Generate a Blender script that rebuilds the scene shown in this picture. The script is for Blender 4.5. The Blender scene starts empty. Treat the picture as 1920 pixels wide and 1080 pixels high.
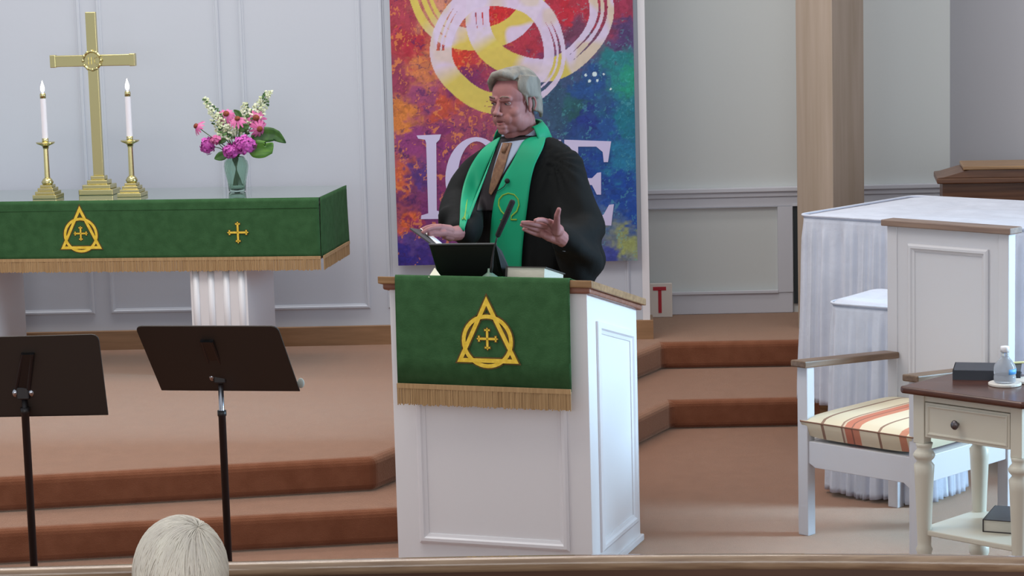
import bpy, bmesh, math, random
import numpy as np
from mathutils import Vector, Matrix
from mathutils.bvhtree import BVHTree
random.seed(7); rng = np.random.default_rng(7)
S = bpy.context.scene; COL = S.collection

# ------------------------------------------------------------------ camera
F = 4200.0; H = 2.15
yaw, pitch, roll = math.atan(170/F), math.atan(581/F), math.atan(.0267)
FW = Vector((-math.sin(yaw)*math.cos(pitch), math.cos(yaw)*math.cos(pitch), -math.sin(pitch)))
r0 = Vector((math.cos(yaw), math.sin(yaw), 0)); u0 = r0.cross(FW)
RT = r0*math.cos(roll) - u0*math.sin(roll); UP = u0*math.cos(roll) + r0*math.sin(roll)
CAM = Vector((0, 0, H))
cd = bpy.data.cameras.new('camera'); cam = bpy.data.objects.new('camera', cd); COL.objects.link(cam)
cd.sensor_width = 36; cd.lens = F*36/1920; cd.clip_end = 100
M = Matrix((RT, UP, -FW)).transposed().to_4x4(); M.translation = CAM; cam.matrix_world = M
S.camera = cam
# ------------------------------------------------------------------ light
S.view_settings.view_transform = 'Standard'; S.view_settings.look = 'None'
S.view_settings.gamma = 1; S.view_settings.use_curve_mapping = False
S.view_settings.exposure = 0.08
w = bpy.data.worlds.new('room_light'); S.world = w; w.use_nodes = True
w.node_tree.nodes['Background'].inputs[0].default_value = (.88, .93, 1.0, 1)
w.node_tree.nodes['Background'].inputs[1].default_value = .62
def area(name, loc, target, size, power, col):
    d = bpy.data.lights.new(name, 'AREA'); d.shape = 'RECTANGLE'; d.size, d.size_y = size; d.energy = power; d.color = col
    o = bpy.data.objects.new(name, d); COL.objects.link(o); o.location = loc
    o.rotation_euler = (Vector(target)-Vector(loc)).to_track_quat('-Z', 'Y').to_euler(); return o
area('ceiling_light', (-2.2, 7.4, 5.2), (-2.2, 7.7, 0), (4.0, 2.0), 150, (1.0, .92, .84))
area('altar_downlight', (-1.6, 10.75, 5.2), (-1.6, 10.6, 0), (5.5, .6), 125, (1.0, .93, .86))
wl_ = area('window_light', (5.4, 8.2, 1.9), (0, 8.0, .6), (1.2, 2.6), 52, (.48, .76, 1.0)); wl_.data.spread = 1.0
area('nave_fill_light', (-1.0, -1.4, 1.8), (-.8, 11.0, .9), (7.0, 2.6), 150, (.98, .99, 1.0))  # added fill behind the camera, brightens pulpit front and wall below altar
area('window_light', (5.0, 11.0, 3.4), (0.8, 11.9, 1.6), (1.2, 1.2), 4, (.70, .85, 1.0))

# ------------------------------------------------------------------ helpers
def at(px, py, X=None, Y=None, Z=None):
    r = FW + RT*((px-960)/F) - UP*((py-540)/F)
    t = Y/r.y if Y is not None else (X/r.x if X is not None else (Z-H)/r.z)
    return CAM + r*t
def lin(c): return tuple(((v/255)/12.92 if v/255 <= .04045 else ((v/255+.055)/1.055)**2.4) for v in c)
def mat(name, c, rough=.6, metal=0, spec=.5, c2=None, scale=8, stretch=(1, 1, 1), bump=0, bscale=None, sheen=0, sheen_tint=None,
        trans=0, emit=None, alpha=None, detail=4, lo=.35, hi=.65, ior=None, coat=0, coordname='Object'):
    m = bpy.data.materials.new(name); m.use_nodes = True; nt = m.node_tree; b = nt.nodes['Principled BSDF']
    b.inputs['Base Color'].default_value = (*lin(c), 1); b.inputs['Roughness'].default_value = rough
    b.inputs['Metallic'].default_value = metal; b.inputs['Specular IOR Level'].default_value = spec
    if ior: b.inputs['IOR'].default_value = ior
    if coat: b.inputs['Coat Weight'].default_value = coat
    if sheen:
        b.inputs['Sheen Weight'].default_value = sheen; b.inputs['Sheen Roughness'].default_value = .4
        b.inputs['Sheen Tint'].default_value = (*lin(sheen_tint or c), 1)
    if trans: b.inputs['Transmission Weight'].default_value = trans
    if emit: b.inputs['Emission Color'].default_value = (*lin(emit[0]), 1); b.inputs['Emission Strength'].default_value = emit[1]
    if c2 or bump:
        tc = nt.nodes.new('ShaderNodeTexCoord'); mp = nt.nodes.new('ShaderNodeMapping'); mp.inputs['Scale'].default_value = stretch
        nt.links.new(tc.outputs[coordname], mp.inputs[0])
    if c2:
        n = nt.nodes.new('ShaderNodeTexNoise'); n.inputs['Scale'].default_value = scale; n.inputs['Detail'].default_value = detail
        nt.links.new(mp.outputs[0], n.inputs[0])
        r = nt.nodes.new('ShaderNodeValToRGB'); e = r.color_ramp.elements
        e[0].position = lo; e[1].position = hi; e[0].color = (*lin(c), 1); e[1].color = (*lin(c2), 1)
        nt.links.new(n.outputs[0], r.inputs[0]); nt.links.new(r.outputs[0], b.inputs['Base Color'])
    if bump:
        n2 = nt.nodes.new('ShaderNodeTexNoise'); n2.inputs['Scale'].default_value = bscale or scale*6; n2.inputs['Detail'].default_value = 3
        nt.links.new(mp.outputs[0], n2.inputs[0])
        bp = nt.nodes.new('ShaderNodeBump'); bp.inputs['Strength'].default_value = bump; bp.inputs['Distance'].default_value = .01
        nt.links.new(n2.outputs[0], bp.inputs['Height']); nt.links.new(bp.outputs[0], b.inputs['Normal'])
    return m

class MB:
    def __init__(s): s.v = []; s.f = []
    def add(s, vs, fs):
        n = len(s.v); s.v += [tuple(v) for v in vs]; s.f += [tuple(i+n for i in f) for f in fs]; return s
    def box(s, x0, x1, y0, y1, z0, z1, M=None):
        vs = [Vector((x, y, z)) for z in (z0, z1) for y in (y0, y1) for x in (x0, x1)]
        if M is not None: vs = [M @ v for v in vs]
        return s.add(vs, [(0, 2, 3, 1), (4, 5, 7, 6), (0, 1, 5, 4), (2, 6, 7, 3), (0, 4, 6, 2), (1, 3, 7, 5)])
    def hexa(s, a, b):   # two quads (same winding)
        return s.add(list(a)+list(b), [(3, 2, 1, 0), (4, 5, 6, 7), (0, 1, 5, 4), (1, 2, 6, 5), (2, 3, 7, 6), (3, 0, 4, 7)])
    def prism(s, pts, d):   # polygon of 3D points extruded by vector d
        n = len(pts); d = Vector(d); a = [Vector(p) for p in pts]
        fs = [tuple(range(n))[::-1], tuple(range(n, 2*n))]+[(i, (i+1) % n, n+(i+1) % n, n+i) for i in range(n)]
        return s.add(a+[p+d for p in a], fs)
    def lathe(s, prof, c=(0, 0, 0), seg=24, M=None, rib=0, nr=0):
        vs = []; c = Vector(c)
        for r, z in prof:
            for k in range(seg):
                t = 2*math.pi*k/seg; rr = r*(1+rib*math.cos(nr*t)) if rib else r
                v = Vector((rr*math.cos(t), rr*math.sin(t), z))
                vs.append((M @ v if M is not None else v)+c)
        fs = [(i*seg+k, i*seg+(k+1) % seg, (i+1)*seg+(k+1) % seg, (i+1)*seg+k) for i in range(len(prof)-1) for k in range(seg)]
        fs.append(tuple(range(seg))[::-1]); n = (len(prof)-1)*seg; fs.append(tuple(range(n, n+seg)))
        return s.add(vs, fs)
    def tube(s, pts, rad, seg=10, flat=1.0):
        pts = [Vector(p) for p in pts]
        if not hasattr(rad, '__len__'): rad = [rad]*len(pts)
        vs = []; up = None
        for i, p in enumerate(pts):
            t = (pts[min(i+1, len(pts)-1)]-pts[max(i-1, 0)]).normalized()
            if up is None:
                up = Vector((0, 0, 1)) if abs(t.z) < .9 else Vector((1, 0, 0))
            a = t.cross(up).normalized(); up = a.cross(t).normalized()
            for k in range(seg):
                q = 2*math.pi*k/seg; vs.append(p+a*(rad[i]*math.cos(q))+up*(rad[i]*flat*math.sin(q)))
        n = len(pts)
        fs = [(i*seg+k, i*seg+(k+1) % seg, (i+1)*seg+(k+1) % seg, (i+1)*seg+k) for i in range(n-1) for k in range(seg)]
        fs.append(tuple(range(seg))[::-1]); fs.append(tuple(range((n-1)*seg, n*seg)))
        return s.add(vs, fs)
    def ell(s, c, r, seg=20, rings=12, R=None):
        c = Vector(c); vs = []
        for i in range(rings+1):
            th = math.pi*i/rings if 0 < i < rings else (1e-3 if i == 0 else math.pi-1e-3)
            for k in range(seg):
                q = 2*math.pi*k/seg
                v = Vector((r[0]*math.sin(th)*math.cos(q), r[1]*math.sin(th)*math.sin(q), r[2]*math.cos(th)))
                vs.append((R @ v if R is not None else v)+c)
        fs = [(i*seg+k, (i+1)*seg+k, (i+1)*seg+(k+1) % seg, i*seg+(k+1) % seg) for i in range(rings) for k in range(seg)]
        fs.append(tuple(range(seg))); fs.append(tuple(range(rings*seg, rings*seg+seg))[::-1])
        return s.add(vs, fs)
    def cap(s, p0, r0, p1, r1):   # tapered capsule
        s.ell(p0, (r0, r0, r0), 12, 8); s.ell(p1, (r1, r1, r1), 12, 8)
        if (Vector(p1)-Vector(p0)).length > 1e-4: s.tube([p0, p1], [r0, r1], 12)
        return s
    def chain(s, pts, rad):
        for i in range(len(pts)-1): s.cap(pts[i], rad[i], pts[i+1], rad[i+1])
        return s
    def grid(s, P):   # P[i][j] points
        n, m = len(P), len(P[0]); vs = [p for r in P for p in r]
        return s.add(vs, [(i*m+j, i*m+j+1, (i+1)*m+j+1, (i+1)*m+j) for i in range(n-1) for j in range(m-1)])
    def ribbon(s, pts, wd, n, th, closed=False):   # flat mitred band in a plane with normal n
        pts = [Vector(p) for p in pts]; n = Vector(n).normalized(); N = len(pts); L = []; R_ = []
        for i, p in enumerate(pts):
            if closed: a, b = pts[i-1], pts[(i+1) % N]
            else: a, b = pts[max(i-1, 0)], pts[min(i+1, N-1)]
            d0 = (p-a).normalized() if (p-a).length > 1e-9 else (b-p).normalized(); d1 = (b-p).normalized() if (b-p).length > 1e-9 else d0
            s0 = n.cross(d0); s1 = n.cross(d1); m_ = (s0+s1).normalized(); k = 1/max(.35, m_.dot(s1))
            L.append(p+m_*wd/2*k); R_.append(p-m_*wd/2*k)
        rngi = range(N if closed else N-1)
        for i in rngi:
            j = (i+1) % N; q = [L[i], L[j], R_[j], R_[i]]
            s.hexa([v for v in q][::-1], [v+n*th for v in q][::-1])
        return s
    def frame(s, quad, n, wd, th):   # picture frame moulding, stepped profile
        n = Vector(n).normalized(); q = [Vector(p) for p in quad]; c = sum(q, Vector())/4
        def inset(d):
            out = []
            for i in range(4):
                a = (q[i-1]-q[i]).normalized(); b = (q[(i+1) % 4]-q[i]).normalized(); sn = a.cross(b).length
                out.append(q[i]+(a+b)*(d/max(sn, .2)))
            return out
        prof = [(0, 0), (0, th*.6), (wd*.25, th), (wd*.55, th), (wd*.7, th*.5), (wd, th*.25), (wd, 0)]
        rows = [[p+n*h for p in inset(d)] for d, h in prof]
        vs = [p for r in rows for p in r]; fs = []
        for i in range(len(rows)-1):
            for k in range(4): fs.append((i*4+k, i*4+(k+1) % 4, (i+1)*4+(k+1) % 4, (i+1)*4+k))
        for k in range(4): j = (k+1) % 4; e = (len(rows)-1)*4; fs.append((k, e+k, e+j, j))
        return s.add(vs, fs)
    def build(s, name, m, parent=None, smooth=False, bevel=0, seg=2, fix=True):
        me = bpy.data.meshes.new(name); me.from_pydata([tuple(v) for v in s.v], [], s.f); me.update()
        if fix:
            bm = bmesh.new(); bm.from_mesh(me); bmesh.ops.recalc_face_normals(bm, faces=bm.faces); bm.to_mesh(me); bm.free()
        o = bpy.data.objects.new(name, me); COL.objects.link(o)
        if m: me.materials.append(m)
        if parent: o.parent = parent
        if smooth: me.shade_smooth()
        if bevel:
            b = o.modifiers.new('bevel', 'BEVEL'); b.width = bevel; b.segments = seg; b.limit_method = 'ANGLE'; b.angle_limit = .6
        return o
def remesh(o, vox, smooth=3, fac=.5):
    r = o.modifiers.new('r', 'REMESH'); r.mode = 'VOXEL'; r.voxel_size = vox; r.use_smooth_shade = True
    if smooth: sm = o.modifiers.new('s', 'SMOOTH'); sm.iterations = smooth; sm.factor = fac
    dg = bpy.context.evaluated_depsgraph_get(); ev = o.evaluated_get(dg)
    me = bpy.data.meshes.new_from_object(ev, depsgraph=dg); o.modifiers.clear(); o.data = me; me.shade_smooth(); return o
def tag(o, label=None, cat=None, group=None, kind=None):
    if label: o['label'] = label
    if cat: o['category'] = cat
    if group: o['group'] = group
    if kind: o['kind'] = kind
    return o
def thing(name, label, cat, loc=(0, 0, 0), rz=0, group=None):
    o = bpy.data.objects.new(name, None); COL.objects.link(o); o.location = loc; o.rotation_euler = (0, 0, rz)
    o.empty_display_size = .05; return tag(o, label, cat, group)
def struct(o): o['kind'] = 'structure'; return o
def local(root, p):   # world point into the frame of a root that only has loc + rot z
    return Matrix.Rotation(-root.rotation_euler.z, 3, 'Z') @ (Vector(p)-Vector(root.location))
def solid(o, t, off=0):
    m = o.modifiers.new('solid', 'SOLIDIFY'); m.thickness = t; m.offset = off; return o
D2R = math.radians

# ------------------------------------------------------------------ materials
WALL = mat('wall_paint', (192, 198, 209), .75, bump=.04, bscale=30, spec=.25)
ALC = mat('alcove_paint', (212, 217, 216), .75, bump=.04, bscale=30, spec=.25)
TRIM = mat('white_trim', (224, 223, 227), .4, spec=.4)
CARPET = mat('carpet', (114, 70, 50), .95, c2=(124, 79, 58), scale=14, bump=.25, bscale=260, sheen=1.0, sheen_tint=(255, 228, 204), spec=.05)
OAK = mat('oak', (128, 96, 62), .35, c2=(162, 128, 90), scale=3, stretch=(1.2, 18, 18), bump=.05, bscale=20)
PEWW = mat('pew_oak', (132, 106, 84), .22, coat=.4, c2=(160, 134, 108), scale=4, stretch=(1.5, 22, 22), bump=.06, bscale=20)
PEWD = mat('pew_panel', (66, 36, 16), .4, c2=(78, 44, 20), scale=3, stretch=(1, 1, 12))
WHITE = mat('satin_white', (226, 225, 228), .35, spec=.45)
CREAM = mat('cream_paint', (196, 191, 176), .4)
WALNUT = mat('dark_walnut', (62, 34, 26), .25, c2=(84, 48, 36), scale=3, stretch=(3, 20, 20))
GREEN = mat('green_damask', (50, 86, 52), .85, c2=(58, 96, 60), scale=22, bump=.15, bscale=200, spec=.15)
GOLDTHREAD = mat('gold_thread', (222, 186, 40), .45, c2=(240, 206, 70), scale=60, spec=.6)
BROWNTHREAD = mat('brown_thread', (86, 66, 20), .7)
FRINGE = mat('gold_fringe', (160, 128, 88), .75, c2=(178, 146, 104), scale=120, stretch=(1, 1, .05))
BRASS = mat('polished_brass', (206, 196, 144), .24, metal=1)
BLACKM = mat('black_metal', (22, 18, 20), .45, spec=.5)
DARKP = mat('dark_plastic', (16, 17, 18), .4)
CHROME = mat('chrome', (180, 182, 190), .2, metal=1)

# ------------------------------------------------------------------ setting
Z1, Z2 = .14, .28
def slab(name, poly, z0, z1, m=CARPET, bev=.03):
    o = MB().prism([(x, y, z0) for x, y in poly], (0, 0, z1-z0)).build(name, m)
    o.data.shade_smooth() if 0 else None
    b = o.modifiers.new('bevel', 'BEVEL'); b.width = bev; b.segments = 4; b.limit_method = 'ANGLE'
    return struct(o)
struct(MB().box(-7, 6, -1.5, 12.6, -.1, 0).build('floor', CARPET))
slab('chancel_step', [(-7, 7.46), (-1.05, 8.36), (-.6, 8.43), (.317, 10.5), (3.2, 10.53), (3.2, 12.42), (-7, 12.42)], 0, Z1)
slab('chancel_platform', [(-7, 7.6), (-2.33, 8.44), (-.92, 8.69), (.305, 11.35), (3.2, 11.32), (3.2, 12.42), (-7, 12.42)], Z1, Z2)
wb = struct(MB().box(-7, .245, 11.5, 11.66, Z2, 4.6).build('wall_back', WALL))
struct(MB().box(-7, .262, 11.465, 11.5, Z2, Z2+.098).build('baseboard_back', mat('baseboard_wood', (136, 102, 70), .5, c2=(152, 116, 82), scale=4, stretch=(1, 1, 10))))
struct(MB().box(.245, .262, 11.5, 11.66, Z2, Z2+.098).build('trim_6', OAK))
def wx(px, py, Y=11.5): return at(px, py, Y=Y).x
zb = at(600, 580, Y=11.5).z
for a, b in ((40-330, 168), (198, 425), (462, 688), (722, 935), (965, 1178)):
    x0, x1 = wx(a, 380), wx(b, 380)
    MB().frame([(x0, 11.5, zb), (x1, 11.5, zb), (x1, 11.5, 3.9), (x0, 11.5, 3.9)], (0, -1, 0), .026, .011).build('panel_moulding', WALL, wb)
MB().box(.21, .247, 11.49, 11.5, Z2+.098, 4.6).build('edge_moulding', TRIM, wb)
# alcove
wa = struct(MB().box(-.6, 2.3, 12.3, 12.42, Z2, 4.6).build('wall_recess', ALC))
struct(MB().box(-.7, -.6, 11.66, 12.42, Z2, 4.6).build('wall_left', ALC))
rw = MB(); A_, B_ = Vector((1.915, 12.3, 0)), Vector((3.2, 10.3, 0)); nrm = Vector((2.0, 1.285, 0)).normalized()*.12
rw.prism([(A_.x, A_.y, 0), (B_.x, B_.y, 0), (B_+nrm)[:], (A_+nrm)[:]], (0, 0, 4.6)).build('wall_right', mat('side_wall_paint', (168, 170, 178), .75)); struct(bpy.data.objects['wall_right'])
zr = at(1400, 352, Y=12.3).z
r = MB(); r.box(-.5, 1.92, 12.255, 12.3, zr-.022, zr+.004); r.box(-.5, 1.92, 12.27, 12.3, zr-.05, zr-.022); r.box(-.5, 1.92, 12.28, 12.3, zr-.105, zr-.05)
struct(r.build('trim_1', mat('alcove_trim', (208, 210, 218), .45), bevel=.005))
AT = bpy.data.materials['alcove_trim']
zt, zq = at(1400, 388, Y=12.3).z, at(1400, 548, Y=12.3).z
x0, x1, x2 = wx(1226, 480, 12.3), wx(1458, 480, 12.3), wx(1486, 480, 12.3)
struct(MB().box(-.5, x2, 12.28, 12.3, Z2, zq).build('baseboard_recess', AT, bevel=.004))
r = MB().box(x1, x2, 12.275, 12.3, zq, zr-.105); r.box(-.5, x1, 12.275, 12.3, zt, zr-.105); r.box(x2, 1.92, 12.275, 12.3, zt+.012, zr-.105)
struct(r.build('trim_2', AT, bevel=.003))
r = MB().box(-.5, x1, 12.268, 12.28, zq-.004, zq+.014)
struct(r.build('trim_3', AT, bevel=.003))
struct(MB().box(x2+.006, 1.9, 12.285, 12.3, Z2+.05, zt+.01).build('recess_shade_panel', mat('painted_recess_shade', (40, 48, 52), .6)))  # flat dark board, the shade inside the small recess painted as its colour
# timber post
pb = at(1562, 370, Y=11.62); Rz = Matrix.Rotation(D2R(43), 4, 'Z'); hw = .124
o = MB().box(-hw, hw, -hw, hw, 0, 4.3).build('timber_post', mat('pale_timber', (178, 162, 148), .7, c2=(160, 144, 126), scale=2.2, stretch=(9, 9, .5), bump=.1, bscale=6, lo=.3, hi=.75), bevel=.004)
o.location = (pb.x, 11.74, Z2); o.rotation_euler.z = D2R(43); struct(o)

# ------------------------------------------------------------------ banner
def banner():
    YB = 11.44; x0, x1 = -1.047, .187; z0, z1 = .695, 2.75; W, Hh = 330, 548
    o = None
    # pigment field painted on the print: colour points in photo pixels converted to the banner plane
    cps = [(740,30,165,60,80),(770,90,172,46,64),(830,30,190,130,110),(745,150,150,60,90),(790,130,196,116,80),(800,180,150,70,110),(750,220,200,120,60),
     (770,260,140,60,120),(745,330,200,96,60),(780,330,84,52,124),(830,200,190,80,60),(825,265,130,50,110),(850,240,150,70,100),(870,150,112,40,96),(862,110,200,60,44),
     (935,30,196,40,46),(990,80,170,50,70),(1010,110,120,50,90),(1080,60,110,60,90),(1070,20,186,40,60),(1090,0,170,50,70),(1160,20,150,50,80),(1172,70,80,60,110),
     (1160,120,36,124,134),(1180,140,34,146,122),(1100,160,36,78,140),(1060,150,60,80,120),(1040,200,50,80,110),(1100,220,36,56,134),(1140,250,36,80,144),(1180,230,26,112,134),
     (1080,200,40,90,100),(1170,300,34,114,154),(1160,360,26,70,154),(1180,400,26,70,154),(1150,400,70,100,150),(1172,458,150,160,100),(1150,482,60,70,150),(800,400,116,50,110),
     (760,422,206,96,56),(785,430,150,50,90),(780,455,80,60,134),(760,482,46,38,130),(800,482,56,40,124),(835,350,124,50,100),(1120,330,26,60,140),(745,400,150,70,90),(760,370,110,50,100)]
    pts = np.array([[*(at(p[0], p[1], Y=YB).x, at(p[0], p[1], Y=YB).z)] for p in cps]); cols = np.array([lin(p[2:]) for p in cps])
    X, Zz = np.meshgrid(np.linspace(x0, x1, W), np.linspace(z0, z1, Hh))
    def vnoise(sx, sz, seed, wp=0):
        
        g = np.random.default_rng(seed).random((int(3/sz)+4, int(2/sx)+4)); u = (X-x0+(wp and wp*WX+.1))/sx; v = (Zz-z0+(wp and wp*WZ+.1))/sz
        i, j = v.astype(int), u.astype(int); fu, fv = u-j, v-i; fu = fu*fu*(3-2*fu); fv = fv*fv*(3-2*fv)
        return (g[i, j]*(1-fu)+g[i, j+1]*fu)*(1-fv)+(g[i+1, j]*(1-fu)+g[i+1, j+1]*fu)*fv
    WX = 0; WZ = 0; a1, a2, a3, a4 = vnoise(.03, .03, 41), vnoise(.03, .03, 42), vnoise(.009, .009, 43), vnoise(.009, .009, 44); WX = a1-.5+.5*(a3-.5); WZ = a2-.5+.5*(a4-.5)
    wxn = X+.09*(vnoise(.05, .05, 1)-.5)+.05*(vnoise(.015, .02, 2)-.5); wz = Zz+.10*(vnoise(.06, .05, 3)-.5)+.06*(vnoise(.02, .012, 4)-.5)
    d2 = (wxn[..., None]-pts[:, 0])**2+(wz[..., None]-pts[:, 1])**2+2e-4; wt = d2**-2.0; wt /= wt.sum(-1, keepdims=True); C = wt @ cols
    br = (.60+.32*vnoise(.01, .03, 5, .05)+.35*vnoise(.03, .008, 6, .05)); C = C*br[..., None]
    # scratches: darker / warmer flecks on the left half
    left = np.clip((-.35-X)/.3, 0, 1); fl = (vnoise(.012, .04, 7, .05) > .8)*left*.7
    C = C*(1-fl[..., None])+np.array(lin((214, 130, 70)))*fl[..., None]
    fl2 = (vnoise(.035, .012, 8, .05) > .83)*left*.6; C = C*(1-fl2[..., None])+np.array(lin((60, 30, 90)))*fl2[..., None]
    fl3 = (vnoise(.02, .01, 9, .05) > .86)*(1-left)*.35; C = C*(1-fl3[..., None])+np.array(lin((90, 170, 180)))*fl3[..., None]
    white = np.array(lin((208, 196, 226))); yel = np.array(lin((206, 190, 92)))
    s = (at(1100, 20, Y=YB).x-at(1000, 20, Y=YB).x)/100
    for k, (cx, cy, ri, ro) in enumerate(((897, -40, 93, 135), (1010, 20, 92, 136), (934, 92, 84, 124))):
        c = at(cx, cy, Y=YB); dx, dz = X-c.x, Zz-c.z; rr = np.hypot(dx, dz)/s; ang = np.arctan2(dz, dx)
        wob = 3*np.sin(ang*2+k)+1.5*np.sin(ang*5+k*2)
        m_ = ((rr > ri+wob) & (rr < ro+wob*1.3)).astype(float)
        for g0, gw in ((ri+12+k*3, 2.4), (ri+27, 3.2)):   # dry-brush gaps
            gap = (np.abs(rr-g0-wob*1.2-3*np.sin(ang*3+k)) < gw*np.clip(np.sin(ang*1.5+k*1.3)+.2, 0, 1)); m_[gap] = 0
        m_ *= .93
        ym = np.clip((vnoise(.09, .09, 20+k)-.48)*5, 0, 1); 
        if k == 2: ym = np.maximum(ym*.35, np.clip((np.cos(ang-D2R(238))-.72)*5, 0, 1)); ym = np.maximum(ym, 0)
        if k == 0: ym = np.maximum(ym, np.clip((np.cos(ang-D2R(197))-.7)*4, 0, 1))
        if k == 1: ym = np.maximum(ym*.5, np.clip((np.cos(ang-D2R(287))-.975)*60, 0, 1)); ym = np.maximum(ym, np.clip((np.cos(ang-D2R(228))-.9)*14, 0, 1))
        ink = white*(1-ym[..., None])+yel*ym[..., None]
        C = C*(1-m_[..., None])+ink*(.92+.1*vnoise(.02, .02, 30+k))[..., None]*m_[..., None]
    for px, py, rad in ((1098, 141, 2.5), (1115, 139, 4.2), (1105, 152, 2.8), (1120, 151, 2.6), (1132, 139, 1.8), (1145, 167, 1.8)):
        c = at(px, py, Y=YB); q = np.hypot(X-c.x, Zz-c.z) < rad*s; C[q] = np.array(lin((200, 220, 226)))
    vs = np.stack([X, np.full_like(X, YB), Zz], -1).reshape(-1, 3)
    i, j = np.meshgrid(np.arange(Hh-1), np.arange(W-1), indexing='ij'); a = (i*W+j).ravel()
    fs = np.stack([a, a+1, a+W+1, a+W], -1)
    me = bpy.data.meshes.new('print'); me.from_pydata(vs.tolist(), [], fs.tolist())
    ca = me.color_attributes.new('ink', 'FLOAT_COLOR', 'POINT'); rgba = np.concatenate([C.reshape(-1, 3), np.ones((len(vs), 1))], 1)
    ca.data.foreach_set('color', rgba.astype(np.float32).ravel())
    m = mat('printed_vinyl', (255, 255, 255), .6, spec=.3); nt = m.node_tree; n = nt.nodes.new('ShaderNodeVertexColor'); n.layer_name = 'ink'
    nt.links.new(n.outputs[0], nt.nodes['Principled BSDF'].inputs[0])
    root = thing('banner', 'tall colourful printed banner with white brushed rings and LOVE lettering on the wall', 'banner', (-.43, YB, z0))
    pr = bpy.data.objects.new('printed_sheet', me); COL.objects.link(pr); me.materials.append(m); pr.parent = root; pr.location = (.43, 0-YB, -z0)
    MB().box(x0+.43, x1+.43, .0015, .006, 0, z1-z0).build('backing', WALL, root)
    MB().tube([(x0+.41, .0, z1-z0+.01), (x1+.45, .0, z1-z0+.01)], .012).build('hanging_rod', BLACKM, root)
    for bx_ in (x0+.6, x1+.24): MB().box(bx_, bx_+.02, .012, .058, z1-z0, z1-z0+.03).build('bracket', BLACKM, root)
    LM = mat('lavender_print', (196, 190, 226), .6)
    def letter(poly, inner=None):
        mb = MB(); P3 = [at(x, y, Y=YB-.002) for x, y in poly]
        if inner:
            I3 = [at(x, y, Y=YB-.002) for x, y in inner]; n = len(P3)
            for k in range(n):
                q = [P3[k], P3[(k+1) % n], I3[(k+1) % n], I3[k]]; mb.hexa(q, [v+Vector((0, .0015, 0)) for v in q])
        else: mb.prism(P3, (0, .0015, 0))
        o = mb.build('letter', LM, root); o.location = (.43, -YB, -z0)
    letter([(781,254),(827,252),(824,262),(818,268),(819,395),(838,400),(852,394),(858,372),(864,372),(862,410),(789,411),(790,404),(803,400),(799,268),(797,262),(784,260)])
    n = 40; letter([(893+58*math.cos(t), 335+78*math.sin(t)) for t in [2*math.pi*k/n for k in range(n)]], [(894+36*math.cos(t), 335+70*math.sin(t)) for t in [2*math.pi*k/n for k in range(n)]])
    letter([(948,258),(988,259),(988,265),(977,268),(1005,370),(1030,272),(1020,267),(1020,261),(1052,262),(1052,268),(1044,273),(1006,418),(998,418),(958,270),(948,264)])
    letter([(1058,262),(1146,265),(1140,304),(1132,304),(1130,285),(1118,275),(1084,275),(1084,334),(1110,334),(1120,324),(1127,323),(1127,365),(1119,365),(1110,347),(1084,346),(1084,408),(1120,409),(1132,402),(1142,384),(1151,383),(1146,423),(1056,419),(1056,413),(1066,408),(1066,274),(1058,269)])
banner()

# ------------------------------------------------------------------ emblem helpers
def cross_fleury(mb, c, u, v, n, r, wd, th, grow=0):
    c, u, v = Vector(c), Vector(u), Vector(v); g = grow
    for a, b in ((u, v), (v, u)):
        mb.ribbon([c-a*(r*.86+g), c+a*(r*.86+g)], wd+2*g, n, th)
        for s_ in (1, -1):
            e = c+a*s_*r*.80
            mb.ribbon([e-b*(wd*1.25+g)-a*s_*wd*.1, e, e+b*(wd*1.25+g)-a*s_*wd*.1], wd*.75+2*g, n, th)
            q = [e+a*s_*(r*.2+g*1.5), e+b*(wd*.75+g), e-b*(wd*.75+g)]
            mb.prism(q if s_ > 0 else q, Vector(n)*th)
def emblem(parent, c, u, v, n, R, tri=True):
    c, u, v, n = Vector(c), Vector(u), Vector(v), Vector(n)
    wd = R*.165
    if tri:
        apex, bl, br_ = c+v*R*1.62, c-v*R*.78-u*R*1.17, c-v*R*.78+u*R*1.17
        for gm, mtl, th, nm in ((R*.06, BROWNTHREAD, .0012, 'embroidery_outline'), (0, GOLDTHREAD, .0024, None)):
            t = MB().ribbon([apex, br_, bl], wd+2*gm, n, th+(.0004 if not gm else 0), True); t.build(nm or 'triangle_embroidery', mtl, parent)
            t = MB().ribbon([c+(u*math.cos(a)+v*math.sin(a))*R for a in [2*math.pi*k/40 for k in range(40)]], wd*.95+2*gm, n, th, True); t.build(nm or 'ring_embroidery', mtl, parent)
            t = MB(); cross_fleury(t, c+v*R*.1, u, v, n, R*.45, R*.09, th, gm*.6); t.build(nm or 'cross_embroidery', mtl, parent)
    else:
        for gm, mtl, th, nm in ((R*.05, BROWNTHREAD, .0012, 'embroidery_outline'), (0, GOLDTHREAD, .0024, 'cross_embroidery')):
            t = MB(); cross_fleury(t, c, u, v, n, R, R*.17, th, gm); t.build(nm, mtl, parent)
def cloth_panel(root, name, x0, x1, z0, z1, y=0.0, wave=.003, nx=60, nz=30, seed=0, axis='x'):
    rr = np.random.default_rng(seed); ph = rr.random(4)*6
    P = []
    for i in range(nz+1):
        row = []
        for j in range(nx+1):
            u_, v_ = j/nx, i/nz; x = x0+(x1-x0)*u_; z = z0+(z1-z0)*v_
            d = wave*(1-v_)*(math.sin(u_*9+ph[0])+.6*math.sin(u_*21+ph[1]))+wave*.4*math.sin(u_*5+v_*4+ph[2])
            row.append((x, y-abs(wave)*1.6+d, z) if axis == 'x' else (y+abs(wave)*1.6+d, x, z))
        P.append(row)
    return solid(MB().grid(P).build(name, GREEN, root, smooth=True), .003)
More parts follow.
